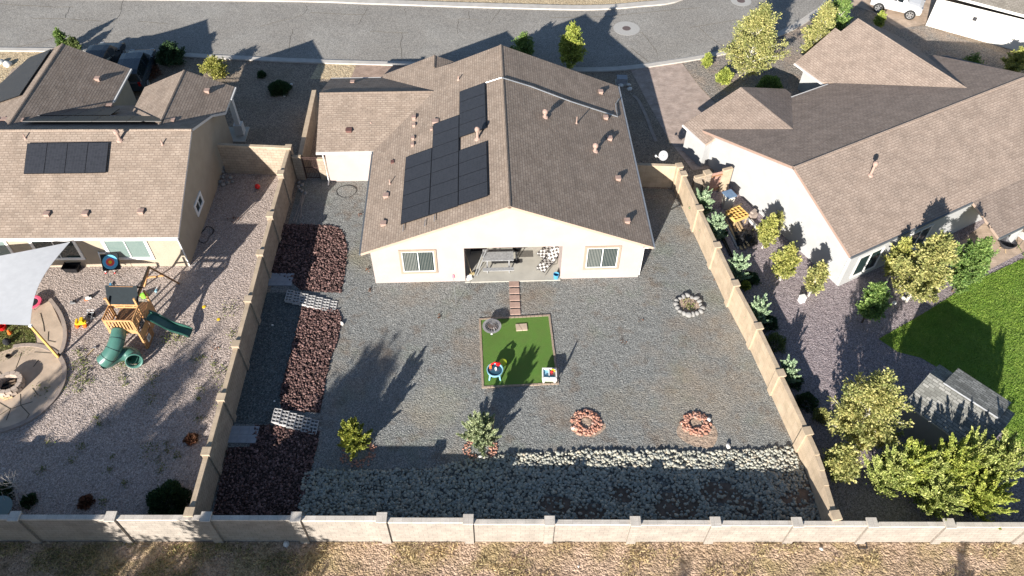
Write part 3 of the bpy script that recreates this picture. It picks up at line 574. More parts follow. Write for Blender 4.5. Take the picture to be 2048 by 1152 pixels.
# right wall
RW=[A(10.2,37.2),A(10.5,35.8),A(10.9,33.35),A(11.33,31.2),A(11.65,28.8),A(11.97,27.5),A(12.42,25.8),A(13.1,22.06),A(13.5,19.5),A(13.76,18.3),A(13.93,17.0),A(13.98,WC(14)+.12)]
ry=[37.1,G(1362,350,1.7)[1],G(1399,418,1.7)[1],G(1432,492,1.7)[1],G(1466,568,1.7)[1],G(1510,655,1.6)[1],G(1557,748,1.6)[1],G(1610,864,1.55)[1],G(1675,1030,1.5)[1]]
rp=[along(RW,y) for y in ry]; rp[0]=A(10.22,37.15); mid=[]
rt=[1.78,1.76,1.74,1.72,1.7,1.66,1.62]
steps=[G(1631,911,1.5)[1],G(1640,941,1.45)[1],G(1648,972,1.4)[1]]
rp2=rp[:8]+[along(RW,y) for y in steps]+[rp[8],RW[-1]]; rt2=rt+[1.58,1.52,1.46,1.42,1.42]
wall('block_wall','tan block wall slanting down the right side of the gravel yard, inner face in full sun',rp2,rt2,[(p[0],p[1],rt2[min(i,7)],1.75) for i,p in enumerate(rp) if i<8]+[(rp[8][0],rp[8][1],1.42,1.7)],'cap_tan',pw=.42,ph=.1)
# cross walls
wall('block_wall','short block wall closing the playset yard beside the left house, half in shadow',[A(-13.95,37.95),A(-18.4,38.15)],[2.25],[],'block_tan')
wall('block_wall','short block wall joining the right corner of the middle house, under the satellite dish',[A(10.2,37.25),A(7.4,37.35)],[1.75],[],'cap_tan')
sw=[G(628,180,1.5),G(600,310,1.5)]
wall('block_wall','low block wall running beside the front gravel, left of the middle house',[A(sw[0][0],sw[0][1]),A(sw[1][0],sw[1][1])],[1.5],[],'block_tan',th=.28)
gp=[G(592,312,1.8),G(606,318,1.8),G(645,318,1.8),G(664,318,1.8)]; gy=G(640,358)[1]
gx=[A(-13.75,gy),A(G(612,359)[0],gy),A(G(643,359)[0],gy),A(G(662,359)[0],gy)]
wall('block_wall','shaded block pier between the iron gate and the left wall',[gx[0],gx[1]],[1.85],[],'block_tan')
wall('block_wall','sunlit block pier between the iron gate and the wing of the middle house',[gx[2],gx[3]],[1.7],[],'block_tan')
t=thing('iron_gate','dark rusty iron bar gate between the two block piers','gate',(gx[1][0],gy,0)); b=MB(); W_=gx[2][0]-gx[1][0]
for z in (.12,.95,1.62,1.74): b.box((gx[1][0]+W_/2,gy,z),(W_-.06,.04,.04))
for x in (.04,W_-.04): b.box((gx[1][0]+x,gy,.9),(.05,.05,1.74))
b.build('gate_frame','rust_iron',t); b=MB()
for k in range(1,10): b.box((gx[1][0]+W_*k/10,gy+.001,.93),(.022,.022,1.6))
b.build('bar','rust_iron',t)
# right hand gate wall with the pink boards
q=[G(1372,352,1.6),G(1405,347,1.65),G(1433,336,1.65),G(1446,328,1.7)]
w1=[A(11.35,35.0),A(12.0,35.35),A(12.15,35.43)]
a0=A(G(1377,398)[0]+.1,G(1385,398)[1]+.1); a1=A(*G(1402,380)[:2]); a2=A(*G(1424,375)[:2]); a3=A(*G(1430,374)[:2])
a1=A(a0[0]+.95,a0[1]+.35);a2=A(a0[0]+1.85,a0[1]+.68);a3=A(a0[0]+2.45,a0[1]+.9)
wall('block_wall','short block pier joining the pink board gate to the slanting tan wall',[a0,a1],[1.72],[(a1[0]-.15,a1[1]-.05,1.72,.35)],'block_tan')
wall('block_wall','rounded block pier between the pink board gate and the white house',[a2,a3],[1.75],[],'cap_tan')
t=thing('wooden_gate','pinkish board gate between two block piers beside the white house','gate',(a1[0],a1[1],0)); n=12
for k in range(n):
    p=a1+(a2-a1)*((k+.5)/n); b=MB(); b.box((p[0],p[1],.85),(np.hypot(*(a2-a1)[:2])/n-.012,.03,1.55),math.atan2((a2-a1)[1],(a2-a1)[0])); b.build('board','pink_fence',t)
for z in (.3,1.4): b=MB(); b.beam((a1[0],a1[1]-.04,z),(a2[0],a2[1]-.04,z),.05,.08); b.build('rail','cedar_dark',t)
# ================================================================ HOUSES
class LF:
    def __init__(s,o,th): s.o=np.array(o,float); s.th=th; s.u=A(math.cos(th),math.sin(th),0); s.v=A(-math.sin(th),math.cos(th),0)
    def __call__(s,a,b,z=0): return s.o+s.u*a+s.v*b+A(0,0,z)
    def loc(s,P): d=np.array(P)-s.o; return d@s.u,d@s.v
def panel(parent,P0,n,c0,c1,c2,c3,inset=.012,lift=.13):
    """one module between four corners on a roof plane"""
    n=n/np.linalg.norm(n); n=n if n[2]>0 else -n
    C=[np.array(c) for c in (c0,c1,c2,c3)]; m=sum(C)/4
    Q=[c+(m-c)/np.linalg.norm(m-c)*inset+n*lift for c in C]; Q2=[c+(m-c)/np.linalg.norm(m-c)*(inset+.03)+n*(lift+.002) for c in C]
    b=MB(); b.m('black_plastic'); b.add(Q+[p-n*.04 for p in Q],[(0,1,2,3),(7,6,5,4)]+[(i,4+i,4+(i+1)%4,(i+1)%4) for i in range(4)])
    b.m('solar_glass'); b.add(Q2,[(0,1,2,3)])
    o=b.build('solar_panel',None,parent)
    # face up
    if o.data.polygons[-1].normal.z<0: o.data.flip_normals()
    return o
def boxvent(parent,P,n,rz,mat='vent_pink',s=(.26,.26,.2),name='roof_vent'):
    n=n/np.linalg.norm(n); n=n if n[2]>0 else -n
    b=MB(); P=np.array(P); b.box(P+A(0,0,s[2]/2-.03),(s[0],s[1],s[2]),rz); b.box(P+A(0,0,s[2]-.02),(s[0]+.05,s[1]+.05,.04),rz); return b.build(name,mat,parent)
def pipevent(parent,P,h=.45,r=.035,cap=False,mat='vent_pink'):
    b=MB(); P=np.array(P); b.lathe(P,[(r*2.6,-.05),(r*2.2,.04),(r*1.1,.09),(r,h),(r*.6,h)],12)
    if cap: b.lathe(P+A(0,0,h-.03),[(r*1.9,0),(r*2.1,.1),(r*1.8,.2),(r*.4,.26)],12)
    return b.build('vent_pipe',mat,parent)
def window(parent,lf,u0,u1,z0,z1,v,trim='trim_tan',tw=.13,glass='window_glass',slats=True,sillsash='white_paint',split=.5,sides=1):
    """wall window on a face looking towards -v of frame lf"""
    T=lambda a,b,z: lf(a,b,z)
    f=MB(); rz=lf.th
    def bx(mb,a0,a1,zz0,zz1,d0,d1): mb.box(lf((a0+a1)/2,v-(d0+d1)/2,(zz0+zz1)/2),(abs(a1-a0),abs(d1-d0),zz1-zz0),rz)
    bx(f,u0,u1,z0,z0+tw,-.02,.06);bx(f,u0,u1,z1-tw,z1,-.02,.06);bx(f,u0,u0+tw,z0+tw,z1-tw,-.02,.058);bx(f,u1-tw,u1,z0+tw,z1-tw,-.02,.058)
    w=f.build('window',trim,parent); a0,a1,b0,b1=u0+tw,u1-tw,z0+tw,z1-tw
    g=MB(); bx(g,a0,a1,b0,b1,-.01,.012); g.build('pane',glass,w)
    s=MB(); q=.05; m=a0+(a1-a0)*split
    bx(s,a0,a1,b0,b0+q,.0,.045);bx(s,a0,a1,b1-q,b1,.0,.045);bx(s,a0,a0+q,b0+q,b1-q,0,.044);bx(s,a1-q,a1,b0+q,b1-q,0,.044);bx(s,m-q/2,m+q/2,b0+q,b1-q,0,.05); s.build('sash',sillsash,w)
    if slats:
        k=MB(); nn=int((a1-a0-.1)/.085)
        for i in range(nn):
            x=a0+.07+i*.085
            if abs(x-m)>.05: k.box(lf(x,v-.017,(b0+b1)/2),(.045 if x<m else .022,.008,b1-b0-.12),rz)
        k.build('blind','blind_slat',w)
    return w
# ---------------------------------------------------------------- middle house
HO=A(-7.663,28.79,0); H=LF(HO,.04811); W=14.83; o_=.447; ze=2.76; zr=5.966; xr=7.479; Lf=14.6; yr=-.324
t=house=thing('house','middle house with cream stucco rear gable, brown shingle roof and twenty dark solar panels','house',H(0,0))
b=MB()
PO=(5.04,10.39,2.65)   # patio opening
yv=0
vs=[]
def rect(mb,a0,a1,z0,z1,v=0,th=.18):
    mb.box(H((a0+a1)/2,v+th/2,(z0+z1)/2),(a1-a0,th,z1-z0),H.th)
# rear gable face in pieces round the patio opening, each piece a thick wall
def gz(x): return ze+(zr-ze)*(x+o_)/(xr+o_) if x<xr else ze+(zr-ze)*(W+o_-x)/(W+o_-xr)
def pier(mb,xs_,z0,th=.18,v=0):
    n=len(xs_); fr=[H(x,v,z0) for x in (xs_[0],xs_[-1])]+[H(x,v,gz(x)-.1) for x in xs_[::-1]]; bk=[p+H.v*th for p in fr]; k=len(fr)
    mb.add(fr+bk,[tuple(range(k)),tuple(range(k,2*k))[::-1]]+[(i,k+i,k+(i+1)%k,(i+1)%k) for i in range(k)])
pier(b,[0,PO[0]],0); pier(b,[PO[0],xr,PO[1]],PO[2]); pier(b,[PO[1],W],0)
D=2.75; LB=14.15
def side(mb,a,c,z,th=.18): # a,c local (u,v) end points
    p=H(*a);q=H(*c); m=(p+q)/2; mb.box((m[0],m[1],z/2),(np.hypot(*(q-p)[:2]),th,z),math.atan2((q-p)[1],(q-p)[0]))
side(b,(.09,.18),(.09,16),ze-.06); side(b,(W-.09,.18),(W-.09,LB),ze-.06); pier(b,[0.18,xr,W-.18],0,.18,LB-.18)
side(b,(0,16.05),(6.5,16.05),ze-.06); side(b,(6.4,LB),(6.4,16),ze-.06)
# recessed patio walls
rect(b,PO[0]-.18,PO[0],0,PO[2]+.1,.18,D); rect(b,PO[1],PO[1]+.18,0,PO[2]+.1,.18,D)
b.build('wall','stucco_cream',t)
b=MB(); b.m('stucco_cream'); rect(b,PO[0],PO[1],0,.01+PO[2],D+.0,.15)
b.build('patio_wall',None,t)
b=MB(); b.box(H((PO[0]+PO[1])/2,(D+.1)/2+.1,PO[2]+.09),(PO[1]-PO[0]-.004,D-.3,.06),H.th); b.build('patio_ceiling','stucco_beige',t)
b=MB(); b.box(H((PO[0]+PO[1])/2,D/2-.06,.03),(PO[1]-PO[0]+.02,D+.16,.08),H.th); b.build('patio_floor','patio_concrete',t)
# sliding door in the back wall of the patio
d0,d1=6.75,9.0; f=MB()
for (a,c,z0,z1) in ((d0,d1,.07,.13),(d0,d1,2.1,2.17),(d0,d0+.07,.13,2.1),(d1-.07,d1,.13,2.1),((d0+d1)/2-.035,(d0+d1)/2+.035,.13,2.1)): f.box(H((a+c)/2,D-.03,(z0+z1)/2),(c-a,.08,z1-z0),H.th)
dr=f.build('sliding_door','white_paint',t); g=MB(); g.box(H((d0+d1)/2,D-.012,1.1),(d1-d0-.1,.02,1.98),H.th); g.build('pane','window_glass',dr)
# roof faces on two 5:12 planes
nL=np.cross(H(xr,0,zr)-H(-o_,0,ze),H.v); PLo=H(-o_,0,ze); nR=np.cross(H(xr,0,zr)-H(W+o_,0,ze),H.v); PRo=H(W+o_,0,ze)
zl=lambda x: ze+(zr-ze)*(x+o_)/(xr+o_)
b=MB(); b.m('shingle_brown'); sg=3.13; zs=zl(sg); yf=16.33
wy0,wy1,wyr,wx,wzr=8.25,16.0,12.2,-3.9,4.25
xi=(wzr-ze)/((zr-ze)/(xr+o_))-o_
b.slab([H(-o_,yr,ze),H(xr,yr,zr),H(xr,Lf,zr),H(sg+1.18,Lf,zl(sg+1.18)),H(sg,Lf+.17,zs),H(sg,yf,zs),H(-o_,yf,ze)],.17,'fascia_tan')
b.slab([H(xr,yr,zr),H(W+o_,yr,ze),H(W+o_,Lf,ze),H(xr,Lf,zr)],.17,'fascia_tan')
b.slab([H(sg,14.2,zs),H(2*sg+o_+.0,14.2,ze),H(2*sg+o_,yf,ze),H(sg,yf,zs)],.17,'fascia_tan')
# wing roof
b.slab([H(wx,wy0,ze),H(-o_+.02,wy0,ze),H(xi,wyr,wzr+.006),H(wx,wyr,wzr)],.17,'fascia_white')
b.slab([H(wx,wyr,wzr),H(xi,wyr,wzr+.006),H(-o_+.02,wy1,ze),H(wx,wy1,ze)],.17,'fascia_white')
b.m('shingle_brown')
def cap(mb,p,q,w=.3,nn=(0,0,1)):
    p=np.array(p);q=np.array(q); mb.tube([p+A(0,0,-.075),q+A(0,0,-.075)],w*.36,8)
cap(b,H(xr,yr,zr),H(xr,Lf,zr)); cap(b,H(sg,Lf+.3,zs),H(sg,yf,zs)); cap(b,H(wx,wyr,wzr),H(xi-.1,wyr,wzr))
b.build('roof',None,t)
b=MB(); b.ring([(*H(-3.57,8.74)[:2],ze-.08),(*H(-.02,8.74)[:2],ze-.08),(*H(-.02,15.55)[:2],ze-.08),(*H(-3.57,15.55)[:2],ze-.08),(*H(-3.57,12.2)[:2],wzr-.25)]); b.build('wing_wall','stucco_cream',t)
def gutter(parent,p,q,mat,off=.0,w=.1):
    g=MB(); g.beam(np.array(p)+A(0,0,-.07),np.array(q)+A(0,0,-.07),w,.11); return g.build('gutter',mat,parent)
gutter(t,H(-o_-.05,yr,ze),H(-o_-.05,wy0,ze),'gutter_dark'); gutter(t,H(W+o_+.05,yr,ze),H(W+o_+.05,Lf,ze),'galvanised')
gutter(t,H(wx,wy0-.05,ze),H(-o_-.1,wy0-.05,ze),'fascia_white'); gutter(t,H(wx,wy1+.05,ze),H(-o_-.1,wy1+.05,ze),'fascia_white')
b=MB(); b.tube([H(-3.62,wy0,ze-.1),H(-3.62,8.6,ze-.45),H(-3.62,8.66,.15),H(-3.62,8.3,.08)],.045,8); b.build('downspout','white_paint',t)
b=MB(); b.tube([H(W+.4,yr+.05,ze-.1),H(W+.06,.12,ze-.5),H(W+.06,.1,.1)],.04,8); b.build('downspout','white_paint',t)
window(t,H,1.52,3.54,.79,2.65,0); window(t,H,11.62,13.61,.78,2.62,0)
# solar modules measured on the left plane
def rl(px,py): return PL(px,py,PLo,nL)
us=[1.75,3.32,4.89,6.46]
def mods(u0,u1,v0,v1,n):
    for k in range(n):
        a=v0+(v1-v0)*k/n; c=v0+(v1-v0)*(k+1)/n
        panel(t,PLo,nL,H(u0,a,zl(u0)),H(u1,a,zl(u1)),H(u1,c,zl(u1)),H(u0,c,zl(u0)))
mods(us[0],us[1],.8,6.4,5); mods(us[1],us[2],.8,8.64,7); mods(us[2],us[3],.83,5.31,4); mods(us[2],us[3],6.5,10.96,4)
for (x,y) in ((808,452),(851,442),(870,432)): 
    b=MB(); p=rl(x,y); b.beam(p+A(0,0,.1),p+A(0,-.5,.1),.03,.04); b.build('rail','galvanised',t)
for x,y,s,m_ in ((698,262,(.32,.3,.14),'vent_dark'),(785,325,(.16,.2,.1),'vent_dark'),(772,393,(.27,.27,.16),'vent_pink'),(767,449,(.27,.27,.16),'vent_pink'),(828,239,(.2,.2,.25),'vent_pink'),(828,253,(.15,.15,.18),'vent_pink'),(826,279,(.15,.15,.18),'vent_pink'),(825,292,(.15,.15,.18),'vent_pink'),(871,245,(.34,.3,.16),'vent_pink'),(863,260,(.12,.12,.14),'vent_pink')):
    P=rl(x,y) if x>740 or y>300 else PL(x,y,H(wx,wy0,ze),np.cross(H.u,H(0,wyr,wzr)-H(0,wy0,ze)))
    boxvent(t,P,nL,H.th,m_,s)
pipevent(t,rl(745,266),.6,.05,True); pipevent(t,rl(780,368),.35,.03); pipevent(t,rl(955,278),.6,.07,True); pipevent(t,rl(917,160),.3,.04)
boxvent(t,PL(705,165,H(wx,wy1,ze),np.cross(H.u,H(0,wyr,wzr)-H(0,wy1,ze))),nL,H.th,'vent_pink',(.22,.22,.12))
rr_=lambda x,y: PL(x,y,PRo,nR)
for x,y in ((1201,186),(1211,237),(1219,279),(1236,359),(1254,444)): boxvent(t,rr_(x,y),nR,H.th,'vent_pink',(.26,.26,.18))
pipevent(t,rr_(1090,234),.32,.08,True); pipevent(t,rr_(1190,302),.34,.08,True); pipevent(t,rr_(1153,247),.5,.03)
b=MB(); b.tube([rl(972,168)+A(0,0,.1),rl(1003,158)+A(0,0,.1)],.03,6); L=[rr_(x,y)+A(0,0,.09) for x,y in ((1004,158),(1060,175),(1140,205),(1235,236),(1232,222),(1231,210),(1238,200))]; b.tube(L,.035,6); b.build('conduit','galvanised',t)
# ---------------------------------------------------------------- left house
LO=A(-18.45,29.92,0); K=LF(LO,.026)
t=thing('house','beige stucco house on the left with a long brown roof and white framed windows','house',K(0,0)); lh=t
zeL,zrL,vrL=2.45,5.1,5.95; U0=-22
nS=np.cross(K.u,K(0,vrL,zrL)-K(0,-.12,zeL)); nN=np.cross(K.u,K(0,vrL,zrL)-K(0,11.7,2.65))
PS=K(0,-.12,zeL); PN=K(0,vrL,zrL)
b=MB(); b.m('shingle_brown')
b.slab([K(U0,-.12,zeL),K(.12,-.12,zeL),K(.12,vrL,zrL),K(U0,vrL,zrL)],.16,'fascia_white')
b.slab([K(U0,vrL,zrL),K(.12,vrL,zrL),K(.12,11.7,2.65),K(U0,11.7,2.65)],.16,'fascia_white')
def ln(x,y): return PL(x,y,PN,nN)
# garage gable and porch gable: faces run from eave to ridge, the ridge dies into the north slope
def gable(mb,uw,ur,ue,zw,zr_,v1,side='fascia_white',v0=8.0):
    zn=lambda v: zrL+(2.65-zrL)*(v-vrL)/(11.7-vrL)
    vr=vrL+(zrL-zr_)/((zrL-2.65)/(11.7-vrL)); vw=min(11.7,vrL+(zrL-zw)/((zrL-2.65)/(11.7-vrL)))
    mb.slab([K(uw,vw,zw),K(ur,vr,zr_+.004),K(ur,v1,zr_),K(uw,v1,zw)],.16,side); mb.slab([K(ur,vr,zr_+.004),K(ue,vw,zw),K(ue,v1,zw),K(ur,v1,zr_)],.16,side)
    cap(mb,K(ur,vr,zr_),K(ur,v1,zr_)); return vr,vw
gable(b,-15.1,-10.95,-7.2,2.75,4.65,15.75); gable(b,-5.05,-2.15,.72,3.45,4.7,12.55)
cap(b,K(U0,vrL,zrL),K(.12,vrL,zrL)); b.build('roof',None,t)
b=MB(); b.ring([(*K(U0,0)[:2],zeL-.05),(*K(0,0)[:2],zeL-.05),(*K(0,vrL)[:2],zrL-.15),(*K(0,11.3)[:2],2.7),(*K(U0,11.3)[:2],2.7)])
b.ring([(*K(-14.8,11.3)[:2],2.7),(*K(-7.5,11.3)[:2],2.7),(*K(-7.5,15.4)[:2],2.7),(*K(-11,15.4)[:2],4.4),(*K(-14.8,15.4)[:2],2.7)]); b.build('wall','stucco_beige',t)
b=MB(); 
for p in (K(.35,12.0),K(.35,12.05)): pass
b.box(K(.35,12.1,1.7),(.3,.3,3.4),K.th); b.box(K(.35,12.1,.45),(.55,.55,.9),K.th); b.box(K(-1.2,12.2,3.3),(3.2,.25,.25),K.th); b.build('porch_post','fascia_white',t)
b=MB(); b.box(K(-1.2,12.0,.05),(4,1.6,.1),K.th); b.build('porch_floor','patio_concrete',t)
gutter(t,K(U0,-.17,zeL),K(.12,-.17,zeL),'fascia_white'); gutter(t,K(.76,11.2,3.45),K(.76,12.55,3.45),'fascia_white'); gutter(t,K(-7.15,12.0,2.75),K(-7.15,15.75,2.75),'fascia_white')
b=MB(); b.tube([K(.05,-.15,zeL-.1),K(.05,-.1,zeL-.5),K(.05,-.08,.1)],.035,8); b.build('downspout','white_paint',t)
LP=lambda x,y: K.loc(PL(x,y,K(0,0),K.v))+ (PL(x,y,K(0,0),K.v)[2],)
window(t,K,-4.25,-1.75,.62,2.28,0,'white_paint',.12,'window_glass_pale',False)
window(t,K,-8.2,-5.65,.62,2.28,0,'white_paint',.12,'window_glass',False)
window(t,K,-12.2,-9.4,.1,2.25,0,'white_paint',.1,'window_glass_pale',False,split=.4)
window(t,K,-15.6,-12.7,.1,2.25,0,'white_paint',.1,'window_glass',False,split=.6)
KE=LF(K(0,0),K.th+math.pi/2); window(t,KE,3.0,4.35,1.0,1.85,-.0,'white_paint',.12,'window_glass',False)
ls=lambda x,y: PL(x,y,PS,nS)
for k in range(4):
    a=[(57,288.5),(97.5,288),(138.5,287.5),(179,287),(220,286.5)]; c=[(49.5,350),(90,349.5),(131,349),(172,348.5),(213.5,347.5)]
    panel(t,PS,nS,ls(*c[k]),ls(*c[k+1]),ls(*a[k+1]),ls(*a[k]))
def quad(pts,nu,fn,pl,nm,lift=.13):
    P=[fn(*p) for p in pts]
    for k in range(nu):
        e=k/nu;f_=(k+1)/nu; panel(t,pl,nm,P[0]+(P[1]-P[0])*e,P[0]+(P[1]-P[0])*f_,P[3]+(P[2]-P[3])*f_,P[3]+(P[2]-P[3])*e,lift=lift)
quad([(46,250),(324,249.5),(338,239),(76,239)],4,ln,PN,nN,.22); quad([(76,238),(222,237.5),(241,224),(128,224)],4,ln,PN,nN,.22)
pw=K(-15.1,12,2.75); nw=np.cross(K(-10.95,12,4.65)-pw,K.v); lw=lambda x,y: PL(x,y,pw,nw)
quad([(-60,228),(42,194),(105,101),(61,118)],1,lw,pw,nw)
for x,y in ((95,430),(172,429),(283,425)): boxvent(t,ls(x,y),nS,K.th,'vent_pink',(.27,.27,.17))
pipevent(t,ls(240,280),.5,.08,True); pipevent(t,ls(51,277),.3,.035); pipevent(t,ls(325,289),.3,.035)
for x,y in ((220,213),(226,238),(345,243),(10,241),(24,243),(43,243)): boxvent(t,ln(x,y),nN,K.th,'vent_pink',(.3,.26,.16))
pe=K(-7.2,12,2.75); ne=np.cross(K(-10.95,12,4.65)-pe,K.v); boxvent(t,PL(196,160,pe,ne),ne,K.th,'vent_pink',(.28,.28,.2))
pb=K(.72,12,3.45); nb=np.cross(K(-2.15,12,4.7)-pb,K.v); boxvent(t,PL(415,184,pb,nb),nb,K.th,'vent_pink',(.26,.26,.18))
# ---------------------------------------------------------------- right house
RO=A(18.397,28.974,0); Q=LF(RO,.4995)
t=thing('house','white stucco house on the right with a broad light brown shingle roof','house',Q(0,0)); rh=t
zrR,vR,zS=4.75,5.4,2.55
RPS=Q(0,vR,zrR); nSr=np.cross(Q.u,Q(0,vR,zrR)-Q(0,0,zS)); slN=.34; zn=lambda v: zrR-slN*(v-vR); nNr=np.cross(Q.u,Q(0,vR,zrR)-Q(0,vR+1,zrR-slN))
def sN(x,y): return PL(x,y,RPS,nNr)
def sS(x,y): return PL(x,y,RPS,nSr)
b=MB(); b.m('shingle_right')
u0=-.2; U1=20.0
Pk=sN(1588,334); ridge0=sS(1588,334)
pS=[sS(1706,511),sS(1941,405)]
uS,vS=Q.loc(pS[0]); zs_=pS[0][2]
P1=Q(9.2,vS,zs_); zlow=2.15; c_=G(1998,475,zlow); ul,vl=Q.loc(c_)
b.slab([Q(u0,vS,zs_),Q(9.25,vS,zs_),Q(9.25,vR,zrR),Q(u0,vR,zrR)],.17,'fascia_red')
b.slab([Q(9.25,vS,zs_),Q(ul,vl,zlow),Q(U1+3,vl,zlow),Q(U1+3,vS,zs_)],.17,'fascia_tan'); b.slab([Q(9.25,vS,zs_),Q(U1+3,vS,zs_),Q(U1+3,vR,zrR),Q(9.25,vR,zrR)],.17,'fascia_tan')
# north slope
gA=Q.loc(sN(1399,262.7)); eN=[sN(1567.7,201),sN(1656.6,168)]; vE=(Q.loc(eN[0])[1]+Q.loc(eN[1])[1])/2; u1=Q.loc(eN[0])[0];u2=Q.loc(eN[1])[0]
eE=Q.loc(sN(1861,112.5))
b.slab([Q(u0,vR,zrR),Q(U1-.6,vR,zrR),Q(U1-.6,eE[1],zn(eE[1])),Q(15,eE[1],zn(eE[1])),Q(u2,vE,zn(vE)),Q(u1,vE,zn(vE)),Q(3.6,gA[1],zn(gA[1])),Q(u0,gA[1],zn(gA[1]))],.17,'fascia_red')
# garage gable
gz1,gzr=1.95,3.45; F=Q.loc(G(1377.8,260,gz1)); Rg=Q.loc(G(1481.8,173.9,gzr)); vback=vR+(zrR-gzr)/slN; vf=Rg[1]; ug=Rg[0]; uw=Q.loc(G(1411,289,gz1))[0]
vb2=Q.loc(G(1411,289,gz1))[1]
ue=2*ug-uw; zne=lambda v: zn(v)
b.slab([Q(uw,vb2,gz1),Q(uw+.6,vb2,gz1+.6*(gzr-gz1)/(ug-uw)),Q(ug,vback,gzr+.004),Q(ug,vf,gzr),Q(uw,vf,gz1)],.17,'fascia_tan')
b.slab([Q(ug,vback,gzr+.004),Q(ue,vR+(zrR-gz1)/slN,gz1),Q(ue,vf,gz1),Q(ug,vf,gzr)],.17,'fascia_tan')
# entry gable
ez=1.95; e1=Q.loc(G(1589,125,ez)); e2=Q.loc(G(1649,168.4,ez)); ezr=4.35; pr=Q.loc(G(1716,36.2,ezr)); vbk=vR+(zrR-ezr)/slN
uwe=(e1[0]+e2[0])/2; ure=pr[0]; vfe=pr[1]; k_=(ezr-ez)/(ure-uwe)
j1=G(1670,73,3.1); uj=Q.loc(j1)[0]; zj=ez+(uj-uwe)*k_
b.slab([Q(uwe,vR+(zrR-ez)/slN,ez),Q(ure,vbk,ezr+.004),Q(ure,vfe,ezr),Q(uj,vfe,zj),Q(uj,vfe+.55,zj),Q(uj-.01,vfe+.55,zj),Q(uwe,vfe+.3,ez)],.17,'fascia_tan')
b.slab([Q(ure,vbk,ezr+.004),Q(2*ure-uwe,vR+(zrR-ez)/slN,ez),Q(2*ure-uwe,vfe,ez),Q(ure,vfe,ezr)],.17,'fascia_tan')
for a_,c_2 in ((Q(u0,vR,zrR),Q(U1-.6,vR,zrR)),): cap(b,a_,c_2)
b.build('roof',None,t)
b=MB(); hv=gA[1]-.2
def qr(pts): b.ring([(*Q(u,v)[:2],z) for u,v,z in pts])
qr([(0,0,zs_-.1),(U1,0,zs_-.1),(U1,vR,zrR-.3),(U1,eE[1]-.3,zn(eE[1]-.3)-.12),(15,vE-.3,1.7),(0,vE-.6,zn(vE-.6)-.12),(0,vR,zrR-.15)])
qr([(uw+.12,vb2+.1,gz1-.08),(ue-.4,vb2+.1,gz1-.08),(ue-.4,vf-.3,gz1-.08),(ug,vf-.3,gzr-.3),(uw+.12,vf-.3,gz1-.08)])
qr([(uwe+.4,vE-.5,ez-.05),(2*ure-uwe-.4,vE-.5,ez-.05),(2*ure-uwe-.4,vfe-.3,ez-.05),(ure,vfe-.3,ezr-.3),(uwe+.4,vfe-.3,ez-.05)])
b.build('wall','stucco_white',t)
gutter(t,Q(u0,vS-.05,zs_),Q(9.25,vS-.05,zs_),'gutter_dark'); gutter(t,Q(ul,vl-.05,zlow),Q(U1+3,vl-.05,zlow),'gutter_dark'); gutter(t,Q(uw-.05,vb2,gz1),Q(uw-.05,vf,gz1),'fascia_white')
gutter(t,Q(u1,vE+.05,zn(vE)),Q(u2,vE+.05,zn(vE)),'fascia_white'); gutter(t,Q(uwe-.05,vE,ez),Q(uwe-.05,vfe+.3,ez),'fascia_white')
window(t,Q,.7,2.6,.35,2.05,0,'fascia_white',.06,'window_glass',False); window(t,Q,4.6,6.4,.4,2.05,0,'fascia_white',.06,'window_glass',False)
for p_ in (Q(15,-1.2,.9),Q(11.3,vl+.3,.95)):
    b=MB(); b.box(p_,(.27,.27,1.9),Q.th); b.build('patio_post','stucco_white',t)
pipevent(t,sS(1741,350),.75,.07,True,'vent_pink')
b=MB(); b.tube([Q(-.06,.1,zs_-.2),Q(-.06,.1,.1)],.035,6); b.build('downspout','white_paint',t)
# ---------------------------------------------------------------- far right house
f0=G(1851,51); f1=G(1980,87); ff=f1-f0; th=math.atan2(ff[1],ff[0]); Z=LF(f0,th)
t=thing('house','ivory walled house in the top right corner with a grey brown roof','house',Z(0,0))
e0=G(1894,1,2.9); ue0,ve0=Z.loc(e0); 
b=MB(); b.ring([(*Z(0,0)[:2],2.3),(*Z(25,0)[:2],2.85),(*Z(25,11)[:2],2.85),(*Z(0,11)[:2],2.3)]); b.build('wall','stucco_ivory',t)
b=MB(); b.m('shingle_far'); b.slab([Z(ue0,-.35,2.95),Z(26,-.35,2.95),Z(26,5.5,5.1),Z(ue0,5.5,5.1)],.18,'fascia_white'); b.slab([Z(ue0,5.5,5.1),Z(26,5.5,5.1),Z(26,11.3,2.95),Z(ue0,11.3,2.95)],.18,'fascia_white'); b.build('roof',None,t)
b=MB(); b.box(Z(1.0,-.02,.55),(.9,.06,.9),th); b.box(Z(1.0,-.06,.5),(.62,.05,.6),th); b.build('access_panel','cream_plastic',t)
b=MB(); b.box(Z(2.3,-.08,.9),(.4,.14,1.2),th); b.build('utility_box','cream_plastic',t); b=MB(); b.box(Z(3.1,-.03,1.55),(.28,.08,.28),th); b.build('meter','dark_metal',t)
b=MB(); b.tube([Z(1.75,-.06,2.3),Z(1.75,-.06,.1)],.04,6); b.build('downspout','white_paint',t)
gutter(t,Z(ue0,-.42,2.93),Z(26,-.42,2.93),'fascia_white')
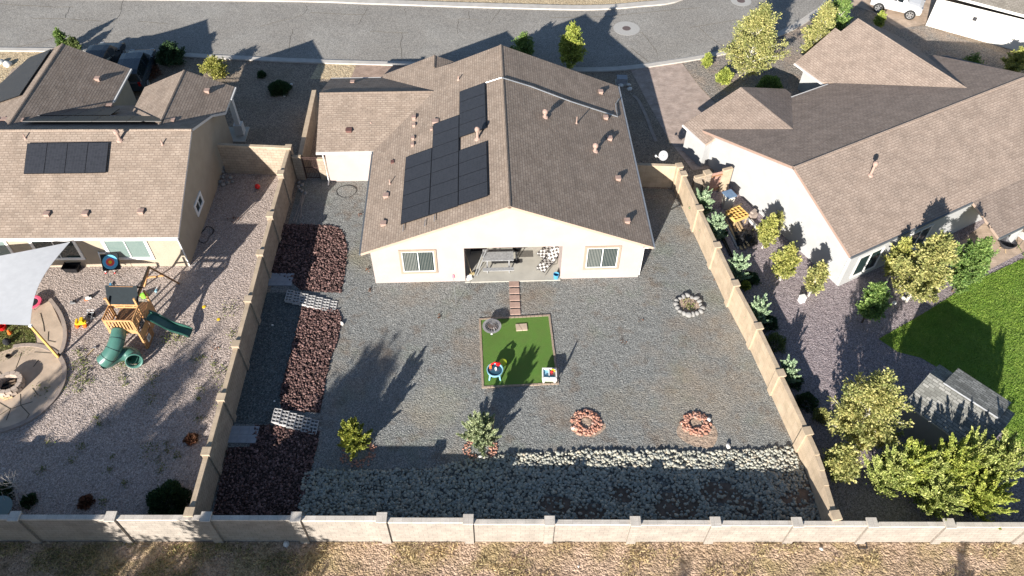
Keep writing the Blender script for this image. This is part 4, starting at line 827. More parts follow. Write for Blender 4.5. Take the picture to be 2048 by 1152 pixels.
# ================================================================ TREES AND PLANTS
def at(px,py,h): return G(px,py,h)[:2]
def T(f,name,label,px,py,h,r,mat,seed,**k):
    x,y=at(px,py,h); return f(name,label,x,y,h,r,mat,seed,**k)
T(broadleaf,'aspen_tree','tall pale aspen with white limbs beside the street bend, in front of the white house',1528,12,5.8,2.1,'leaf_aspen',3,n=21000,ls=.085,cb=.1,group='aspens along the street')
T(broadleaf,'aspen_tree','pale green aspen behind the roof peak of the white house',1662,2,5.2,1.35,'leaf_aspen',4,n=10000,ls=.085,cb=.12,group='aspens along the street')
T(broadleaf,'leafy_tree','green tree cut by the top edge, left of the white truck',1696,-18,4.4,1.1,'leaf_green',5,n=6000,ls=.1)
T(broadleaf,'leafy_tree','bright green tree standing behind the brown roof ridge of the middle house',1146,50,3.6,1.15,'leaf_lime',6,n=11000,ls=.09,cb=.1,bark='bark_brown')
T(broadleaf,'leafy_shrub','round dark green shrub just behind the roof peak of the middle house',1048,70,1.9,.95,'leaf_green',7,n=5000,ls=.08,cb=.05,bark='bark_brown',cat='shrub')
T(broadleaf,'leafy_shrub','pale green shrub at the street edge above the left garage roof',112,60,1.7,.55,'leaf_green',8,n=3000,ls=.08,cb=.05,bark='bark_brown',cat='shrub')
T(broadleaf,'leafy_shrub','small green shrub beside the pale shrub above the left garage roof',142,76,1.2,.5,'leaf_olive',9,n=2000,ls=.08,cb=.05,bark='bark_brown',cat='shrub')
T(broadleaf,'leafy_shrub','large dark evergreen shrub by the kerb right of the dark cars',334,92,1.5,1.15,'leaf_dark',10,n=9000,ls=.08,cb=.03,bark='bark_brown',cat='shrub')
T(broadleaf,'leafy_shrub','yellow green shrub between the porch gable and the street',424,118,1.5,1.05,'leaf_yellow_green',11,n=4200,ls=.08,cb=.05,bark='bark_brown',cat='shrub')
x,y=G(560,182)[:2]; bush('round_shrub','dark dome shaped shrub alone in the front gravel',x,y,.7,.78,'leaf_dark',12,n=5000)
x,y=G(524,153)[:2]; bush('small_shrub','small dark shrub above the dome shrub in the front gravel',x,y,.45,.32,'leaf_dark',13,n=700)
x,y=G(300,150)[:2]; bush('small_shrub','low grey brown bush between the dark car and the porch gable',x,y,.5,.9,'leaf_rust',14,n=1200)
T(broadleaf,'leafy_shrub','small lime green shrub near the kerb right of the brown driveway',1417,110,1.0,.42,'leaf_lime',15,n=2600,ls=.07,cb=.03,cat='shrub',bark='bark_brown')
T(broadleaf,'leafy_shrub','round lime green shrub above the garage roof peak of the white house',1452,140,1.1,.62,'leaf_lime',16,n=4200,ls=.07,cb=.03,cat='shrub',bark='bark_brown')
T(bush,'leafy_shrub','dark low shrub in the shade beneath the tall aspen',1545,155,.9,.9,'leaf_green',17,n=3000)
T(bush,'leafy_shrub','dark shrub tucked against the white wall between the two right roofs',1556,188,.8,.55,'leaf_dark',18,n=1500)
T(broadleaf,'leafy_shrub','lime shrub half in shadow beside the wheel of the white truck',1765,26,1.3,.5,'leaf_lime',19,n=2600,ls=.07,cb=.03,cat='shrub',bark='bark_brown')
T(broadleaf,'leafy_shrub','sparse green shrub in the side yard behind the white house',1952,112,1.1,.75,'leaf_green',20,n=1800,ls=.07,cb=.03,cat='shrub',bark='bark_brown')
T(broadleaf,'leafy_shrub','golden shrub against the ivory wall at the right edge',2046,100,2.0,.85,'leaf_gold',21,n=7000,ls=.08,cb=.05,cat='shrub',bark='bark_brown')
# junipers along the outer side of the slanting wall
for i,(px,py,h,r,n,l) in enumerate(((1411,380,2.2,.9,11000,'blue green juniper beside the pink board gate, top of the row'),(1437,430,2.15,.9,11000,'blue green juniper second from the top, left of the lumber pile'),
   (1484,510,2.15,.9,11000,'blue green juniper in the middle of the row, below the lumber pile'),(1527,600,2.1,.86,10000,'blue green juniper fourth in the row, right of the slanting wall'),
   (1583,724,1.9,.7,7000,'lowest blue green juniper of the row by the slanting wall'))):
    T(plumey,'juniper',l,px,py,h,r,'leaf_juniper',30+i,n=n,ls=.05,nplume=26,up=1.1,fat=.13,tap=.55,group='junipers along the slanting wall')
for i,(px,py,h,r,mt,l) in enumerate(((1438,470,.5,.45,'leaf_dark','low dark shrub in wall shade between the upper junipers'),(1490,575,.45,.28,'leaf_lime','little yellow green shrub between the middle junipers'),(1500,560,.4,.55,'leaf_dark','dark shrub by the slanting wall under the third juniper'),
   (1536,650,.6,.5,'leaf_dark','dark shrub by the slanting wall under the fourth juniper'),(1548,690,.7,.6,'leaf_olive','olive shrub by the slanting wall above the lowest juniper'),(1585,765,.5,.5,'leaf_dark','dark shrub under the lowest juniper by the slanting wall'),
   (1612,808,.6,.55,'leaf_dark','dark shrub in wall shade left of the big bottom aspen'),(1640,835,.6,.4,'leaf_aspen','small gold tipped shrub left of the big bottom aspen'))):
    x,y=G(px,py)[:2]; bush('low_shrub',l,x,y,h,r,mt,40+i,n=1300,ls=.06)
# small aspens against the white wall
for i,(bx_,tx,h,r,n,l) in enumerate((((1524,496),(1541,428),2.5,.62,5000,'slim gold aspen by the white wall right of the lumber pile'),((1560,560),(1577,462),2.7,.72,6500,'middle gold aspen by the white wall'),((1617,592),(1640,512),2.7,.62,4200,'thin pale aspen by the corner of the white wall'))):
    x,y=G(*bx_)[:2]; tt=G(*tx,h); broadleaf('young_aspen',l,x,y,h,r,('leaf_gold','leaf_gold','leaf_aspen')[i],50+i,n=n,ls=.085,cb=.2,group='young aspens by the white wall')
x,y=G(1545,470)[:2]; broadleaf('young_aspen','bare branched young aspen between the first two gold aspens',x,y,1.9,.4,'leaf_aspen',55,n=700,ls=.08,group='young aspens by the white wall')
x,y=G(1724,645)[:2]; broadleaf('leafy_tree','round bright green tree left of the big gold aspen by the patio',x,y,3.0,.85,'leaf_green',56,n=8500,ls=.085,cb=.2,bark='bark_brown')
x,y=G(1812,603)[:2]; broadleaf('aspen_tree','large gold aspen shading the eave of the white house',x,y,4.9,1.55,'leaf_aspen',57,n=19000,ls=.1,cb=.1,lean=(.08,.06))
x,y=G(1775,560)[:2]; broadleaf('young_aspen','gold young aspen between the round green tree and the white wall',x,y,3.2,.75,'leaf_gold',58,n=5000,ls=.1,cb=.15,group='young aspens by the white wall')
x,y=G(1905,583)[:2]; broadleaf('leafy_tree','dense dark green tree on the right of the large gold aspen',x,y,4.2,1.15,'leaf_green',59,n=14000,ls=.085,cb=.08,bark='bark_brown')
# screen at the bottom right
x,y=G(1777,762,5.2)[:2]; broadleaf('aspen_tree','big pale aspen with white trunk beside the garden shed',x,y,5.2,1.75,'leaf_aspen',60,n=20000,ls=.085,cb=.1)
x,y=G(1700,900,2.4)[:2]; broadleaf('young_aspen','low spreading aspen shoot under the big aspen near the wall',x,y,2.4,.9,'leaf_aspen',61,n=5000,ls=.1,cb=.15)
for i,(px,py,h,r,mt,l) in enumerate(((1812,905,3.5,1.2,'leaf_cypress','green upright cypress next to the big aspen, first of the screen'),(1933,893,3.9,1.35,'leaf_lime','yellow green cypress in the middle of the screen under the shed'),
   (1988,880,3.8,1.35,'leaf_cypress','green cypress between the yellow one and the right edge'),(2042,880,4.0,1.4,'leaf_cypress','last green cypress of the screen, cut by the right edge'),(1880,905,3.5,.95,'leaf_cypress','slim green cypress left of the yellow one in the screen'),(1850,893,3.8,1.0,'leaf_lime','pale green cypress second in the screen from the big aspen'),(1905,965,2.7,1.3,'leaf_cypress','low green cypress filling the gap above the back wall'),(1998,962,2.9,1.35,'leaf_lime','low yellow green cypress near the back wall at the right'))):
    T(plumey,'cypress',l,px,py,h,r,mt,70+i,n=15000,ls=.06,nplume=30,up=1.4,cat='tree',group='cypress screen at the back wall',aspect=2.3,fat=.14,tap=.55)
# the two planted evergreens of the gravel yard
x,y=G(714,895)[:2]; plumey('pinon_shrub','yellow green evergreen shrub in a reddish chip bed, left of the pair',x,y-.1,2.5,1.0,'leaf_pinon',80,n=14000,ls=.06,nplume=34,up=1.0,fat=.14,tap=.75)
x,y=G(962,888)[:2]; plumey('cedar_shrub','pale feathery cedar tied to a wooden stake, right of the pair',x,y,2.4,1.1,'leaf_cedar_pale',81,n=16000,ls=.06,nplume=34,up=1.1,fat=.15,tap=.7)
t=thing('wooden_stake','leaning wooden stake beside the pale feathery cedar','stake',(x+.55,y+.35,0)); b=MB(); b.tube([(x+.5,y+.3,0),(x+.62,y+.45,1.7)],.03,6); b.tube([(x+.6,y+.42,1.3),(x,y,1.2)],.008,4); b.build('post','lumber',t)
for cx,cy,r,s in ((718,902,.85,91),(960,893,.8,92)):
    p=G(cx,cy); rg2=np.random.default_rng(s); a=rg2.uniform(0,6.28,150); q=r*rg2.uniform(.55,1.05,150); o=rocks('red_chips',np.stack([p[0]+q*np.cos(a),p[1]+q*np.sin(a)*.9-.1,np.full(150,.03)],1),rg2.uniform(.03,.07,150),'red_rock',s); o['kind']='stuff'; o['label']='ring of reddish stone chips round an evergreen shrub'
# left yard plants
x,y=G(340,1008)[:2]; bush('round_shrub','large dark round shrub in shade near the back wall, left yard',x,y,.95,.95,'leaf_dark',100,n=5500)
x,y=G(174,1006)[:2]; bush('small_shrub','small rust brown shrub in shade between the bare tree and the dark round shrub',x,y,.35,.34,'leaf_rust',101,n=700)
x,y=G(60,1004)[:2]; bush('small_shrub','small dark tuft at the foot of the bare white tree',x,y,.35,.35,'leaf_dark',102,n=700)
x,y=G(2,990)[:2]; bush('small_shrub','dark shrub cut by the left edge beside the wire basket',x,y,.5,.6,'leaf_dark',103,n=1200)
x,y=G(384,880)[:2]; bush('small_shrub','rust brown weed clump near the left wall above the shade line',x,y,.3,.33,'leaf_rust',104,n=500)
t0=G(62,1000); t=thing('bare_tree','small bare white branched tree in shade at the bottom left','tree',t0); b=MB(); rg2=np.random.default_rng(9)
top=t0+A(-.25,.1,1.55); b.tube([t0,t0+A(-.12,.03,.8),top],[.035,.028,.02],6)
for k in range(15):
    a=k*2.4; s=t0+(top-t0)*(.62+.38*k/15); e=s+A(.55*math.cos(a),.5*math.sin(a),.42)*rg2.uniform(.6,1.1); b.tube([s,(s+e)/2+A(0,0,-.04),e],[.014,.01,.004],4)
    for j in range(3):
        q=s+(e-s)*(.45+.2*j); f_=q+A(rg2.normal()*.14,rg2.normal()*.14,.15); b.tube([q,f_],[.006,.002],4)
b.build('branch','dead_wood',t)
# weeds: scattered tufts nobody would count
def tufts(name,pts,mat,label,seed,per=40,rad=.16,h=.12,ls=.05,z=0):
    rg2=np.random.default_rng(seed); P=[]
    for (x,y,s) in pts:
        k=int(per*s); d=rg2.normal(size=(k,3))*np.array([rad,rad,0])*s; P.append(np.stack([x+d[:,0],y+d[:,1],z+.02+rg2.uniform(0,h*s,k)],1))
    P=np.concatenate(P); D=rg2.normal(size=P.shape)*.5+np.array([0,0,1]); D/=np.linalg.norm(D,axis=1)[:,None]
    V,F=leaves(P,ls,rg2,D,2.5,.1); o=fromarrays(name,V,F,[mat]); o['kind']='stuff'; o['label']=label; return o
rg2=np.random.default_rng(77)
W1=[(*G(rg2.uniform(130,470),rg2.uniform(700,880))[:2],rg2.uniform(.4,1.1)) for k in range(16)]+[(*G(px,py)[:2],1.6) for px,py in ((470,672),(480,690),(450,800),(440,745),(455,775),(250,724),(254,728),(160,728),(170,728),(360,677),(345,676),(300,800),(305,760),(150,770),(165,755),(85,782),(458,622),(300,900))]+[(*G(rg2.uniform(60,400),rg2.uniform(880,1010))[:2],rg2.uniform(.4,.9)) for k in range(16)]
tufts('weeds',W1,'leaf_weed','scattered green weeds in the pinkish gravel',78)
W2=[(*G(px,py)[:2],s) for px,py,s in ((470,440,1.4),(425,700,1),(1280,640,.5),(1190,545,.5),(1430,560,.4),(845,285,.3),(760,470,.5),(735,540,.6),(722,430,.7),(740,580,.5),(1247,685,.6),(878,633,.6))]
tufts('dry_weeds',W2,'leaf_rust','scattered brown weeds in the gravel',79,per=22)
# dry grass blades on the field, lawn blades
def blades(name,poly,n,mat,h,label,seed,z=0,w=.012,dens=None):
    rg2=np.random.default_rng(seed); P=np.array([[p[0],p[1]] for p in poly]); lo=P.min(0);hi=P.max(0); x=rg2.uniform(lo[0],hi[0],n);y=rg2.uniform(lo[1],hi[1],n); k=inside(P,x,y)
    if dens is not None: k&=dens(x,y,rg2)
    x,y=x[k],y[k]; m=len(x); d=rg2.normal(size=(m,3))*np.array([.8,.8,.3])+np.array([0,0,.75]); d/=np.linalg.norm(d,axis=1)[:,None]
    hh=h*rg2.uniform(.5,1.4,m); V,F=leaves(np.stack([x,y,z+hh*.4],1),hh,rg2,d,1.0,0)
    V=V.reshape(-1,4,3); c=V.mean(1,keepdims=True); s=(V[:,1]-V[:,3])*.5; s/=np.linalg.norm(s,axis=1)[:,None]+1e-9; V[:,1]=c[:,0]+s*w; V[:,3]=c[:,0]-s*w
    o=fromarrays(name,V.reshape(-1,3),F,[mat]); o['kind']='stuff'; o['label']=label; return o
def clump(x,y,rg2):
    v=np.sin(x*1.3+np.sin(y*2.1)*1.5)+np.sin(y*3.1+x*.7)*.8+np.sin(x*3.7-y*1.9)*.7; return v+rg2.normal(size=len(x))*.5>.35+.035*(x+12)
blades('dry_grass',[(-30,10.5),(30,10.5),(30,WY(30)-.1),(-30,WY(-30)-.1)],60000,'blade_straw',.2,'dry straw coloured grass on the field below the wall',5,z=FZ,w=.014,dens=clump)
blades('green_grass',[(-30,10.5),(-9,10.5),(-9,WY(-9)-.1),(-30,WY(-30)-.1)],16000,'leaf_weed',.16,'greener grass patch at the left end of the field',6,z=FZ,w=.014,dens=clump)
LWN=[*law,A(30,34),A(30,16),G(2048,905),G(1990,850),G(1925,770),G(1880,738),G(1842,716),G(1795,704)]
blades('lawn_grass',LWN,70000,'blade_green',.1,'short green blades of the right lawn',7,z=.01,w=.016)
# trees standing outside the picture to the south; their shadows reach into it
for i,(x,y,h,r,n,l) in enumerate(((-18.2,-1.8,10.8,3.2,34000,'tall tree south of the back wall throwing the broad shadow on the grey gravel'),(-25.2,-1.0,9.6,2.6,18000,'tree south of the field shading the left end of the back wall'),
   (-28.6,-2.6,11.4,2.8,22000,'tree far left beyond the field shading the pink gravel'),(-32.6,.2,9.4,2.3,14000,'leftmost tree beyond the field near the left yard'),(-16.0,4.2,4.6,1.6,6000,'lower tree close to the field left of the camera'),(-.9,-5.6,7.6,1.1,4200,'slim tree south of the field casting the narrow shadow on the wall'),(-4.0,-5.5,7.0,.6,1500,'thin tree left of the slim tree south of the field'),(14.5,2.0,4.8,.9,1800,'small tree south of the right end of the field'))):
    broadleaf('leafy_tree',l,x,y,h,r,'leaf_olive',120+i,n=n,ls=.16,cb=.22,bark='bark_brown',z=FZ,group='trees beyond the field',fuzz=1.8)
# ================================================================ OBJECTS IN THE GRAVEL YARD
tb=[G(958,638),G(1100,630),G(1118,769),G(964,777)]; tc=sum(tb)/4
mb=MB(); mb.prism([(p+(tc-p)*.03)[:2] for p in tb],.0,.035); struct('turf',mb,'turf_green',label='square of green artificial turf')
t=thing('brick_edging','thin reddish brick edging round the green turf square','edging',tc)
b=MB()
for i in range(4):
    p=tb[i];q=tb[(i+1)%4]; d=(q-p)/np.linalg.norm(q-p); n=int(np.linalg.norm(q-p)/.21); rz=math.atan2(d[1],d[0]); inn=A(-d[1],d[0],0)*(-.05)
    for k in range(n): c=p+(q-p)*((k+.5)/n)+inn; b.box((c[0]+rnd.uniform(-.006,.006),c[1]+rnd.uniform(-.006,.006),.025),(.2,.1,.07+rnd.uniform(0,.012)),rz+rnd.uniform(-.04,.04))
b.build('brick','paver_brick_plain' if 'paver_brick_plain' in MATS else 'trim_tan',t)
# stepping stones
for k,nm in enumerate(('nearest the patio','second from the patio','third from the patio','fourth from the patio','touching the turf square')):
    p=G(1028+k*.6,569+13.9*k); b=MB(); b.box((p[0],p[1],.03),(.56,.36,.07),.04+rnd.uniform(-.02,.02)); o=b.build('stepping_stone','trim_pink',None,org=p) if 'trim_pink' in MATS else b.build('stepping_stone','vent_pink',None,org=p)
    tag(o,'pinkish stepping stone %s in the short walk'%nm,'stepping stone','stepping stones to the turf')
# cracked paver on the turf
p=G(1043,656); t=thing('paver','pale square paver with a diagonal crack lying on the turf','paver',p)
for s in (-1,1):
    b=MB(); c=[(-.3,-.22),(.3,-.22),(.3,.22),(-.3,.22)]; h_=[c[0],c[1],c[3]] if s<0 else [c[1],c[2],c[3]]
    h_=[(-.3,-.22),(.02,-.22),(-.14,.22),(-.3,.22)] if s<0 else [(.045,-.22),(.3,-.22),(.3,.22),(-.115,.22)]
    b.prism([(p[0]+x*math.cos(.1)-y*math.sin(.1),p[1]+x*math.sin(.1)+y*math.cos(.1)) for x,y in h_],.035,.09); b.build('paver_half','stone_patio',t)
# mesh fire bowl
p=G(984,662); t=thing('fire_bowl','round black mesh fire bowl full of ash at the top left of the turf','fire bowl',p)
b=MB(); b.lathe(p,[(.1,.2),(.3,.28),(.38,.42),(.36,.42),(.28,.3),(.02,.26)],24); b.build('bowl','dark_metal',t)
b=MB(); b.lathe(p,[(.3,.33),(.18,.36),(.02,.38)],16); b.build('ash','ash_brown',t)
b=MB(); b.lathe(p,[(.37,.42),(.5,.43),(.5,.45),(.37,.44)],28,False); b.build('rim','galvanised',t)
for k in range(3):
    b=MB(); a=k*2.1+.5; b.tube([p+A(.25*math.cos(a),.25*math.sin(a),.3),p+A(.36*math.cos(a),.36*math.sin(a),0.02)],.014,6); b.build('leg','dark_metal',t)
b=MB(); 
for k in range(8): a=k*math.pi/8; b.tube([p+A(.37*math.cos(a)*math.cos(s),.37*math.sin(a)*math.cos(s),.44+.2*math.sin(s)) for s in np.linspace(0,math.pi,9)],.005,3)
for z in (.5,.57): r_=.37*math.sqrt(max(0,1-((z-.44)/.2)**2)); b.tube([p+A(r_*math.cos(a),r_*math.sin(a),z) for a in np.linspace(0,6.283,17)],.005,3)
b.build('mesh_lid','galvanised',t)
b=MB(); b.box(p+A(0,-.54,.44),(.1,.08,.03)); b.build('handle','white_paint',t)
# water table and chair
p=G(990,752); t=thing('water_table','round light blue water play table with red and orange toys on top, on the turf','water table',p)
b=MB(); b.lathe(p,[(.3,.42),(.4,.45),(.42,.58),(.38,.58),(.36,.5),(.02,.49)],24); b.build('basin','toy_blue',t)
b=MB(); b.lathe(p,[(.36,.52),(.02,.525)],20); b.build('water','water_blue',t)
for k in range(4):
    b=MB(); a=.785+k*1.571; b.tube([p+A(.32*math.cos(a),.32*math.sin(a),.45),p+A(.4*math.cos(a),.4*math.sin(a),.0)],[.05,.04],8); b.build('leg','toy_blue',t)
b=MB(); b.lathe(p+A(-.22,.14,0),[(.07,.5),(.07,.7),(.03,.75)],10); b.build('tower','toy_orange',t)
b=MB(); b.tube([p+A(-.2,.2,.72),p+A(0,.26,.82),p+A(.16,.24,.75)],.045,8); b.lathe(p+A(.16,.22,0),[(.1,.68),(.13,.76),(.09,.78)],12); b.build('chute','toy_red',t)
b=MB(); b.lathe(p+A(.05,.03,0),[(.05,.5),(.06,.66),(.02,.72)],8); b.build('spout','white_paint',t)
p=G(1006,733); t=thing('toy_chair','lime green toy seat just behind the round water table','toy chair',p)
b=MB(); b.lathe(p,[(.16,.3),(.2,.36),(.19,.42),(.02,.44)],14); b.build('seat','lime_plastic',t)
for k in range(3):
    a=k*2.1; b=MB(); b.tube([p+A(.12*math.cos(a),.12*math.sin(a),.34),p+A(.2*math.cos(a),.2*math.sin(a),0)],.02,6); b.build('leg','lime_plastic',t)
p=G(1098,758); t=thing('sand_table','square white and blue sand play table at the lower right corner of the turf','play table',p)
b=MB(); 
for (x,y,sx,sy) in ((0,-.3,.72,.12),(0,.3,.72,.06),(-.34,0,.06,.54),(.34,0,.06,.54),(-.02,0,.05,.54)): b.box(p+A(x,y,.42),(sx,sy,.2))
b.box(p+A(0,0,.34),(.66,.52,.05)); b.build('tray','cream_white' if 'cream_white' in MATS else 'white_paint',t)
b=MB(); b.box(p+A(-.18,.06,.4),(.26,.42,.06)); b.build('water_bay','toy_blue',t); b=MB(); b.box(p+A(.0,-.21,.51),(.5,.07,.04)); b.build('slot','water_blue',t)
b=MB(); b.box(p+A(.16,.08,.4),(.24,.3,.06)); b.build('sand_bay','galvanised',t)
b=MB(); b.lathe(p+A(.12,.1,0),[(.06,.42),(.07,.52),(.02,.56)],10); b.build('red_cup','toy_red',t); b=MB(); b.tube([p+A(.1,.2,.55),p+A(.22,.2,.56),p+A(.28,.08,.55)],.04,6); b.build('orange_toy','toy_yellow',t)
for x in(-.28,.28):
    for y in(-.24,.24): b=MB(); b.lathe(p+A(x,y,0),[(.05,0),(.05,.36)],8); b.build('leg','white_paint',t)
p=G(1115,768); t=thing('folded_parasol','dark folded toy parasol leaning at the right of the square play table','parasol',p)
b=MB(); b.tube([p+A(-.02,0,0),p+A(.0,.25,1.05)],.018,6); b.build('pole','dark_metal',t); b=MB(); b.tube([p+A(-.01,.08,.35),p+A(0,.16,.7),p+A(0,.24,1.02)],[.03,.07,.03],8); b.build('canopy','black_fabric',t)
# boulder ring
rc=G(1378,612); nR=17
posn=['top','top right','upper right','right, above centre','far right','right, below centre','lower right','bottom right','bottom, right of centre','bottom','bottom left','lower left','left, below centre','far left','left, above centre','upper left','top left']
for k in range(nR):
    a=math.pi/2-k*2*math.pi/nR; r_=.68+rnd.uniform(-.05,.06); s=rnd.uniform(.12,.17); p=rc+A(r_*math.cos(a),r_*math.sin(a),0)
    o=rocks('ring_stone',[A(p[0],p[1],s*.5)],[s],'field_stone',300+k,.8,True,org=p,jit=.07); o.data.polygons.foreach_set('use_smooth',[True]*len(o.data.polygons))
    tag(o,'rounded grey stone at the %s of the big stone ring'%posn[k],'stone','stones of the round planter ring')
sheet('planter_soil',closed([rc+A(.58*math.cos(a),.58*math.sin(a),0) for a in np.linspace(0,5.5,8)]),'sandy_soil',.03)
tufts('planter_weeds',[(rc[0]-.15,rc[1]+.05,1.2),(rc[0]+.1,rc[1]-.1,1)],'leaf_weed','dry weeds inside the big stone ring',311,per=45)
for i,(px,py,r,l) in enumerate(((1172,846,.72,'left red rock ring of the two near the stone bed'),(1392,848,.68,'right red rock ring of the two, half buried in sand'))):
    p=G(px,py); rg2=np.random.default_rng(320+i); n=230; a=rg2.uniform(0,6.283,n); q=r*(.45+.62*rg2.uniform(0,1,n)**.8)
    o=rocks('red_rocks',np.stack([p[0]+q*np.cos(a),p[1]+q*np.sin(a)*.92,.03+.05*(q<r*.9)],1),rg2.uniform(.035,.1,n),'red_rock',321+i); o['kind']='stuff'; o['label']=l
    sheet('planter_soil',closed([p+A(.4*r*math.cos(a),.4*r*math.sin(a),0) for a in np.linspace(0,5.5,8)]),'sandy_soil',.035)
for i,(px,py,s,l) in enumerate(((1417,840,.12,'white stone on the right rim of the sandy red rock ring'),(1147,858,.09,'white sliver stone at the lower left of the left red rock ring'),(1456,893,.13,'single pale rock above the stone bed, right of the red rings'),(684,648,.12,'pale rock at the right edge of the lava bed'),(545,651,.08,'white stone in the shaded strip by the left wall'),(549,803,.08,'white stone near the lower lava bed'),(960,915,.12,'pale rock at the top edge of the stone bed'),
   (1788,607,.16,'pale pink rock beside the white rock under the gold aspen'),(1806,598,.18,'larger white rock under the big gold aspen'),(573,1089,.13,'white chunk on the field below the back wall'),(1157,1133,.07,'small white stone at the bottom of the field'),(1642,1098,.09,'pale stone on the field right of the wall shadow'))):
    z=FZ if py>1085 else 0; p=G(px,py,z); o=rocks('rock',[A(p[0],p[1],z+s*.4)],[s],'pale_rock',340+i,.8,True,org=p,jit=.12); tag(o,l,'rock','loose pale rocks')
# cinder block steps (hollow block: a frame with two cells)
def cinder():
    b=MB(); L,Wd,Hh,e=.39,.19,.19,.03
    for (x,y,sx,sy) in ((0,-Wd/2+e/2,L,e),(0,Wd/2-e/2,L,e),(-L/2+e/2,0,e,Wd-2*e),(L/2-e/2,0,e,Wd-2*e),(0,0,e,Wd-2*e)): b.box((x,y,Hh/2),(sx,sy,Hh))
    b.box((0,0,.02),(L-.07,Wd-.07,.03)); return b
ORD=['first','second','third','fourth','fifth','sixth','seventh']
first=None
for rowi,(a_,c_2,n,m_,wh) in enumerate((((579,592),(665,609),7,4,'upper'),((554,832),(626,851),6,4,'lower'))):
    pa=G(*a_,.2);pc=G(*c_2,.2); d=(pc-pa)/(n-1); ang=math.atan2(d[1],d[0])*.5
    for i in range(n):
        for j in range(m_):
            q=pa+d*i+A(0,(1.5-j)*.196,0)*1.0; z=.26-.035*i
            q=A(q[0]+math.sin(-ang)*0,q[1],z-.19)
            lab='hollow grey block, %s column and %s row of the %s block steps'%(ORD[i],ORD[j],wh)
            if first is None: first=cinder().build('cinder_block','cinder_grey'); first.location=tuple(map(float,q)); first.rotation_euler=(0,0,ang); tag(first,lab,'concrete block','hollow concrete blocks laid as steps')
            else: dup(first,q,ang+rnd.uniform(-.02,.02),lab)
# grey slabs by the left wall
for (cx,cy,wh) in ((562,560,'upper'),(487,870,'lower')):
    for i in range(3):
        for j in range(2):
            p=G(cx,cy)+A((i-1)*.46,(.5-j)*.46,0); b=MB(); b.box(p+A(0,0,.04),(.45,.45,.06)); o=b.build('concrete_slab','slab_grey',None,org=p)
            tag(o,'square grey slab, %s column %s row, %s slab patch by the left wall'%(('left','middle','right')[i],('top','bottom')[j],wh),'slab','square slabs by the left wall')
# pole with feeder
p=G(912,609); t=thing('garden_pole','thin white pole with a pinkish feeder on top, before the left patio corner','pole',p); b=MB(); b.tube([p,p+A(-.03,.05,2.2)],.013,6); b.build('pole','galvanised',t); b=MB(); b.lathe(p+A(-.03,.05,2.15),[(.04,0),(.08,.05),(.07,.2),(.02,.26)],10); b.build('feeder','pink_cloth',t)
# hose ring, planks, rocks by the gate
p=G(693,383); b=MB(); b.tube([p+A((.62+.02*math.sin(3*a))*math.cos(a),(.55+.02*k/40)*math.sin(a),.02+.012*(k>30)) for k,a in enumerate(np.linspace(0,8.2,46))],.013,5); o=b.build('garden_hose','rope_dark',None,org=p); tag(o,'dark hose lying in a loop on the gravel under the cream wing wall','hose')
for i,(a_,c_2,l) in enumerate((((587,443),(607,390),'leftmost long board on the shaded gravel'),((592,446),(612,386),'second long board on the shaded gravel'),((601,439),(606,388),'thin rod crossing the boards on the shaded gravel'),((604,436),(602,396),'rightmost board on the shaded gravel'))):
    b=MB(); q=G(*a_);r_=G(*c_2); b.beam(q+A(0,0,.03+i*.035),r_+A(0,0,.05+i*.035),.07 if i<2 else .04,.03); o=b.build('board','weathered_wood',None,org=q); tag(o,l,'board','boards on the shaded gravel')
for i,(px,py) in enumerate(((598,367),(604,371),(599,380),(604,384),(611,388),(597,374))):
    p=G(px,py); s=.14; o=rocks('rock',[A(p[0],p[1],.07)],[s],'field_stone',360+i,.8,True,org=p,jit=.08); tag(o,'grey rock by the iron gate, number %s from the gate'%ORD[[0,1,3,4,5,2][i]],'rock','grey rocks by the iron gate'); o['label']='grey rock by the iron gate, %s of six counted from the gate'%ORD[[0,1,3,4,5,2][i]]
# ---------------------------------------------------------------- patio contents (in the frame of the middle house)
def atH(px,py,z=0): return H.loc(G(px,py,z))
th=H.th
u,v=atH(996,512,.76+.07); t=thing('picnic_table','weathered grey picnic table with two benches in the patio opening','picnic table',H(u,v,.07)); Lt=1.75
for i,k in enumerate((-.26,-.085,.09,.265)): 
    b=MB(); b.box(H(u,v+k,.8),(Lt,.165,.04),th); b.build('table_board','grey_wood',t)
for s in (-1,1):
    b=MB(); b.box(H(u,v+s*.72,.5),(Lt,.24,.04),th); b.build('bench','grey_wood',t)
    for e in (-1,1): b=MB(); b.beam(H(u+e*.62,v+s*.15,.78),H(u+e*.62,v+s*.6,.07),.04,.09); b.build('leg','grey_wood',t)
for e in (-1,1): b=MB(); b.beam(H(u+e*.62,v-.8,.46),H(u+e*.62,v+.8,.46),.09,.04); b.build('brace','grey_wood',t)
